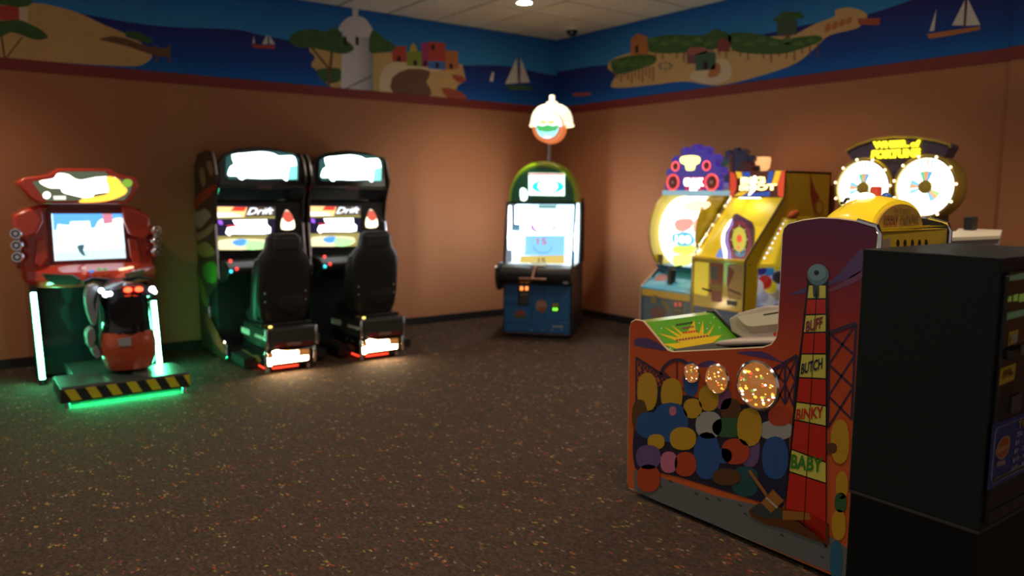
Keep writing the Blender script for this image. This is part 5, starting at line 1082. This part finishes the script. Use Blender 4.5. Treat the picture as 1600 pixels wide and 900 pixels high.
T.decal('field_rail', yz((110, 590), (135, 570), (110, 640), (75, 700), (70, 780), (95, 860), (90, 990), (60, 1000), (60, 900), (40, 800), (40, 720), (70, 650)), PB, em('rail_white', (.9, .85, 1), 1.8), pf, 3)
T.decal('field_swirl', yz((140, 560), (120, 640), (85, 710), (80, 780), (105, 860), (105, 1000), (130, 1000), (125, 850), (100, 770), (105, 700), (145, 620)), PB, em('rail_lilac', (.35, .25, .75), .7), pf, 2)
T.decal('field_swirl', yz((0, 880), (40, 830), (55, 900), (50, 1000), (-40, 1000)), PB, em('field_blue', (.15, .30, .75), .7), pf, 2, 2); T.decal('field_swirl', yz((-30, 930), (0, 905), (20, 950), (0, 1000), (-40, 995)), PB, em('field_rose', (.70, .22, .22), .8), pf, 3, 2)
def ell(cx_, cy_, rx_, ry_, n=20): return yz(*[(cx_ + rx_ * math.cos(2 * PI * k / n), cy_ + ry_ * math.sin(2 * PI * k / n)) for k in range(n)])
T.decal('target_ring', ell(205, 770, 100, 175), PB, em('tg_maroon', (.25, .03, .05), .5), pf, 3); T.decal('target_ring', ell(200, 760, 78, 130), PB, mat('tg_dark', (.03, .03, .02), .4), pf, 4)
T.decal('target_ring', ell(198, 755, 62, 110), PB, em('tg_yellow', (.62, .55, .06), .7), pf, 5); T.decal('target_spot', ell(200, 750, 24, 36), PB, em('tg_red', (.75, .08, .03), .9), pf, 6)
T.decal('target_spot', ell(190, 830, 16, 20), PB, em('tg_orange', (.75, .22, .04), .8), pf, 6); T.decal('target_spot', ell(205, 870, 45, 40), PB, em('tg_teal', (.06, .25, .42), .6), pf, 4)
for k in range(8):
    a = 2 * PI * k / 8; T.decal('target_tick', ell(198 + 70 * math.cos(a), 757 + 120 * math.sin(a), 6, 9, 8), PB, white, pf, 6)
# bulbs down the left slope
for k in range(7):
    t_ = k / 6; p = Vector((5.50 + .50 * t_ - .008, yb_ - .012, 1.06 + .52 * t_ + .01))
    T.part('chaser_bulb', MB().ball(p, .013, 8, 5), em('chaser_bulb', (1, .75, .35), 1.5), far, smooth=True)
T.part('slope_glass', MB().py([(5.515, 1.06), (6.0, 1.575), (5.996, 1.580), (5.511, 1.066)], ya + .02, yb_ - .02), glass('slope_glass', (1, 1, 1), .04))
# lower front
lf = T.part('lower_front', MB().box(5.505, 5.53, ya + .01, yb_ - .01, .60, 1.04), ymat)
T.part('ledge', MB().box(5.485, 5.56, ya + .005, yb_ - .005, 1.02, 1.055), yellow, lf, bevel=.01)
LF = Px(5.503)
T.decal('recess_panel', gq((570, 195), (715, 205), (705, 540), (690, 550), (570, 525), (560, 510)), LF, mat('recess_yellow_glow', (.80, .60, .02), .35, emit=(1, .75, .05), es=.28), lf, 1, 0, .004)  # faint emission brightens this panel in place of light falling on it
T.decal('red_column', gq((730, 200), (865, 210), (850, 615), (745, 605)), LF, mat('column_red', (.36, .02, .02), .35), lf, 1, 0, .004)
T.decal('coin_box', gq((745, 245), (800, 248), (795, 380), (745, 375)), LF, mat('coin_grey', (.09, .11, .13), .4), lf, 4, 0, .01)
T.decal('gold_bar', gq((720, 425), (860, 435), (855, 495), (740, 490)), LF, mat('bar_gold', (.34, .2, .03), .4), lf, 3, 0, .006)
T.part('lever', MB().tube([T.at(1108, 453, LF) + Vector((-.01, 0, 0)), T.at(1103, 450, LF) + Vector((-.05, 0, 0)), T.at(1111, 455, LF)], .008, 6), black, lf)
T.decal('chute_window', gq((920, 230), (1070, 230), (1055, 590), (920, 580), (910, 480), (990, 300)), LF, mat('chute_cream', (.62, .38, .12), .4), lf, 2, 0, .004)
T.decal('chute_red', gq((915, 225), (1020, 225), (985, 300), (915, 470), (905, 420)), LF, mat('chute_red', (.36, .06, .05), .4), lf, 1)
T.decal('chute_line', gq((920, 470), (1055, 525), (1055, 545), (920, 490)), LF, mat('chute_brown', (.10, .05, .02), .4), lf, 4)
T.decal('ticket_slot', gq((905, 595), (1010, 605), (1005, 655), (905, 640)), LF, black, lf, 2, 0, .01)
bf = T.part('blue_base_front', MB().box(5.505, 5.53, ya + .01, yb_ - .01, .06, .595), mat('base_blue', (.016, .08, .30), .35))
T.decal('printed_mark', gq((700, 670), (730, 690), (740, 760), (690, 750)), LF, mat('mark_red', (.25, .02, .03), .4), bf, 1, 2)
T.part('base_fill', MB().box(5.53, 6.70, ya + .02, yb_ - .02, .03, .58), blackm)
# toys seen through the side window
toys = [(5.80, .80, .07, (.75, .75, .72)), (5.86, .95, .055, (.04, .03, .25)), (5.93, .83, .065, (.55, .03, .02)), (5.98, .93, .05, (.04, .25, .60)), (6.02, .78, .06, (.75, .60, .03)), (6.08, .98, .06, (.70, .55, .03)), (5.90, .70, .06, (.40, .40, .50)), (6.10, .70, .06, (.30, .26, .22)), (6.00, .65, .06, (.60, .58, .55)), (5.80, .67, .05, (.35, .37, .50)), (6.14, .86, .06, (.02, .02, .03)), (6.04, 1.10, .05, (.75, .7, .2)), (6.12, 1.16, .05, (.06, .15, .5)), (6.1, 1.28, .045, (.65, .12, .05)), (6.16, 1.36, .04, (.8, .75, .7))]
T.part('toy_shelf', MB().box(5.66, 6.45, ya + .02, ya + .22, .58, .60), mat('shelf_clear', (.4, .42, .45), .3))
T.part('toy_backdrop', MB().box(5.70, 6.45, ya + .22, ya + .225, .60, 1.0), em('toy_backdrop', (.35, .38, .55), .45))
for k, (x, z, r, c) in enumerate(toys): T.part('prize_ball', MB().ball((x, ya + .11, z), r, 12, 8), mat('toy_%d' % k, c, .35, emit=c, es=.25), smooth=True)
for k in range(9): T.part('window_bulb', MB().ball((5.80 + .035 * k, ya + .03, 1.06 + .042 * k), .010, 6, 4), em('window_bulb', (.95, .95, 1), 1.3))
T.part('side_flower', MB().ball((6.12, ya - .02, 1.43), .05, 10, 6, (1, .5, .8)).ball((6.17, ya - .02, 1.45), .035, 10, 6, (1, .5, .8)).ball((6.08, ya - .02, 1.42), .03, 10, 6, (1, .5, .8)), mat('flower_orange', (.55, .12, .04), .5), near, smooth=True, label='orange ornament on the side')
# amber beacon on the roof
bt = T.at(1190, 268, Px(6.55)); bcn = T.part('beacon', MB().lathe((6.55, bt.y, 1.815), (0, 0, 1), [(.0005, 0), (.05, 0), (.05, .03), (.075, .055), (.085, .13), (.08, .16), (.0005, .165)], 20), mat('beacon_peach', (.55, .28, .12), .4, emit=(1, .5, .2), es=.8), smooth=True, label='peach beacon lamp on the roof')

# ================================================================== twin prize-wheel game
T = Thing('twin_wheel_game', 'game with two glowing white prize wheels under a WHEEL OF FORTUNE sign', 'arcade game', (6.25, 3.14, 0), -PI / 2)
gold = mat('gold_rim', (.42, .30, .06), .32, .5); pur = mat('sign_purple', (.055, .035, .075), .4, noise=.5, scale=26)
WP = Px(5.90)
wz = lambda *p: [(1290 + x / 6, 200 + y / 6) for x, y in p]
def xs_slab(pts, x0, x1, sm=0):
    if sm: pts = catmull(pts, sm)
    a = [T.at(x, y, Px(x0)) for x, y in pts]; return MB().prism(a, [Vector((x1, p.y, p.z)) for p in a])
plate_pts = wz((195, 215), (300, 158), (450, 108), (640, 84), (850, 90), (1040, 120), (1165, 157), (1168, 185), (1095, 312), (720, 420), (640, 560), (560, 420), (250, 312), (200, 235))
plate = T.part('sign_plate', xs_slab(plate_pts, 5.912, 6.05), pur, bevel=.006)
T.part('sign_edge', MB().tube([T.at(x, y, Px(5.91)) for x, y in wz((200, 235), (195, 213), (300, 156), (450, 105), (640, 81), (850, 87), (1040, 117), (1165, 155), (1168, 185))], .010, 6), gold, plate, smooth=True)
T.part('sign_depth', xs_slab(wz((210, 225), (640, 95), (1150, 165), (1090, 300), (250, 300)), 6.05, 6.22), gold, plate, bevel=.01)
yl = em('wof_yellow', (1, .85, .02), 2.0); lt = ((5.907, 0, 0), (-1, 0, 0))
for s_, q in (('WHEEL', ((452, 195), (785, 178), (775, 112), (450, 128))), ('of', ((800, 182), (885, 178), (890, 112), (805, 118))), ('FORTUNE', ((430, 292), (892, 272), (890, 190), (440, 210)))):
    T.text('lettering', s_, wz(*q), lt, yl, plate, 2, .06, .012)
for cpx, cpy, nm in ((1349, 294, 'l'), (1446, 292, 'r')):
    c = T.at(cpx, cpy, WP); r = .208
    drum = T.part('wheel_drum', MB().lathe((6.22, c.y, c.z), (-1, 0, 0), [(.0005, .18), (r + .02, .18), (r + .032, .195), (r + .032, .33), (r + .02, .345), (r + .005, .345), (r, .30)], 40), gold, smooth=True)
    wh = T.part('prize_wheel', MB().lathe((5.90, c.y, c.z), (-1, 0, 0), [(r, -.02), (r, 0), (.0005, 0)], 40), em('wheel_white', (1, .99, .93), 2.6), smooth=True, label='glowing white prize wheel')
    for k, (a, col) in enumerate(((105, (.10, .65, .35)), (90, (.95, .35, .12)), (75, (.12, .45, .85)), (160, (.25, .70, .95)), (178, (.95, .45, .25)), (200, (.35, .75, .75)), (318, (.95, .50, .25)), (300, (.30, .65, .95)), (330, (.45, .8, .3)))):
        a0, a1 = math.radians(a - 9), math.radians(a + 9)
        pts = [(5.897, c.y - rr * math.cos(t), c.z + rr * math.sin(t)) for rr, t in ((.045, a0), (.118, a0), (.118, a1), (.045, a1))]
        T.part('wheel_wedge', MB().prism(pts, [(5.90, y, z) for _, y, z in pts]), em('wedge_%d' % a, col, .85), wh)
    for a, col in ((88, (.95, .55, .40)), (78, (.45, .70, .95)), (102, (.45, .85, .6))):
        a0, a1 = math.radians(a - 3), math.radians(a + 3)
        pts = [(5.897, c.y - rr * math.cos(t), c.z + rr * math.sin(t)) for rr, t in ((.15, a0), (.205, a0), (.205, a1), (.15, a1))]
        T.part('wheel_wedge', MB().prism(pts, [(5.90, y, z) for _, y, z in pts]), em('wedge_o%d' % a, col, 1.1), wh)
    T.part('wheel_hub', MB().lathe((5.90, c.y, c.z), (-1, 0, 0), [(.05, 0), (.048, .012), (.0005, .016)], 24), mat('hub_gold', (.45, .33, .05), .35, .3, noise=.5, scale=50), wh, smooth=True)
    for k in range(11):
        a = 2 * PI * k / 11 + .2
        T.part('rim_bulb', MB().ball((5.872, c.y + (r + .020) * math.cos(a), c.z + (r + .020) * math.sin(a)), .0105, 8, 5), em('rim_bulb', (1, .82, .50), 2.5), drum, smooth=True)
T.part('cabinet', MB().box(5.80, 6.70, 2.68, 3.62, .03, 1.30), mat('cabinet_umber', (.05, .035, .02), .5), bevel=.01)
T.part('cabinet_neck', MB().box(6.0, 6.35, 2.86, 3.50, 1.30, 1.50), mat('cabinet_umber', (.05, .035, .02), .5), bevel=.01)
T.part('token_window', MB().box(5.79, 5.80, 2.75, 3.55, .80, 1.25), glass('token_glass', (.8, .8, .85), .10))
T.part('token_shelf', MB().box(5.72, 5.80, 2.70, 3.60, .74, .80), gold, bevel=.01)

# ================================================================== white cabinet with a dark box behind, right of the wheels
T = Thing('white_game_cabinet', 'low white cabinet whose top shows behind the change machine', 'cabinet', (5.3, 2.28, 0))
tp = [T.at(x, y, ((0, 0, 1.38), (0, 0, 1))) for x, y in ((1478, 371), (1478, 362.5), (1493, 361), (1498, 357), (1566, 359), (1563, 367.5))]
tp = [(p.x, p.y) for p in tp]; ctr = (sum(p[0] for p in tp) / 6, sum(p[1] for p in tp) / 6)
T.part('top', MB().pz(tp, 1.355, 1.38), mat('cabinet_cream', (.72, .66, .54), .45), bevel=.004)
bd_ = [(ctr[0] + (x - ctr[0]) * .96, ctr[1] + (y - ctr[1]) * .96) for x, y in tp]
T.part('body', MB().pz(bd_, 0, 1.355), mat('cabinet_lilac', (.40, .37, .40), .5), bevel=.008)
a, b = Vector((*bd_[0], 0)), Vector((*bd_[5], 0)); n_ = Vector((-(b - a).y, (b - a).x, 0)).normalized()
if n_.x > 0: n_ = -n_
q = [a + (b - a) * t + n_ * .003 for t in (.80, .92)]
T.part('side_badge', MB().add([q[0] + Vector((0, 0, 1.30)), q[1] + Vector((0, 0, 1.30)), q[1] + Vector((0, 0, 1.335)), q[0] + Vector((0, 0, 1.335))], [(0, 1, 2, 3)]), mat('badge_dim', (.16, .12, .11), .5))
T = Thing('equipment_box', 'small dark box standing on the white cabinet', 'box', (5.6, 2.42, 1.38))
c = T.at(1512.5, 348, ((5.56, 0, 0), (-1, 0, 0)))
T.part('shell', MB().box(5.56, 5.64, c.y - .032, c.y + .032, 1.38, 1.475), mat('box_olive', (.03, .028, .015), .5), bevel=.012)
T.part('front_grille', MB().box(5.555, 5.562, c.y - .024, c.y + .024, 1.39, 1.465), blackm)
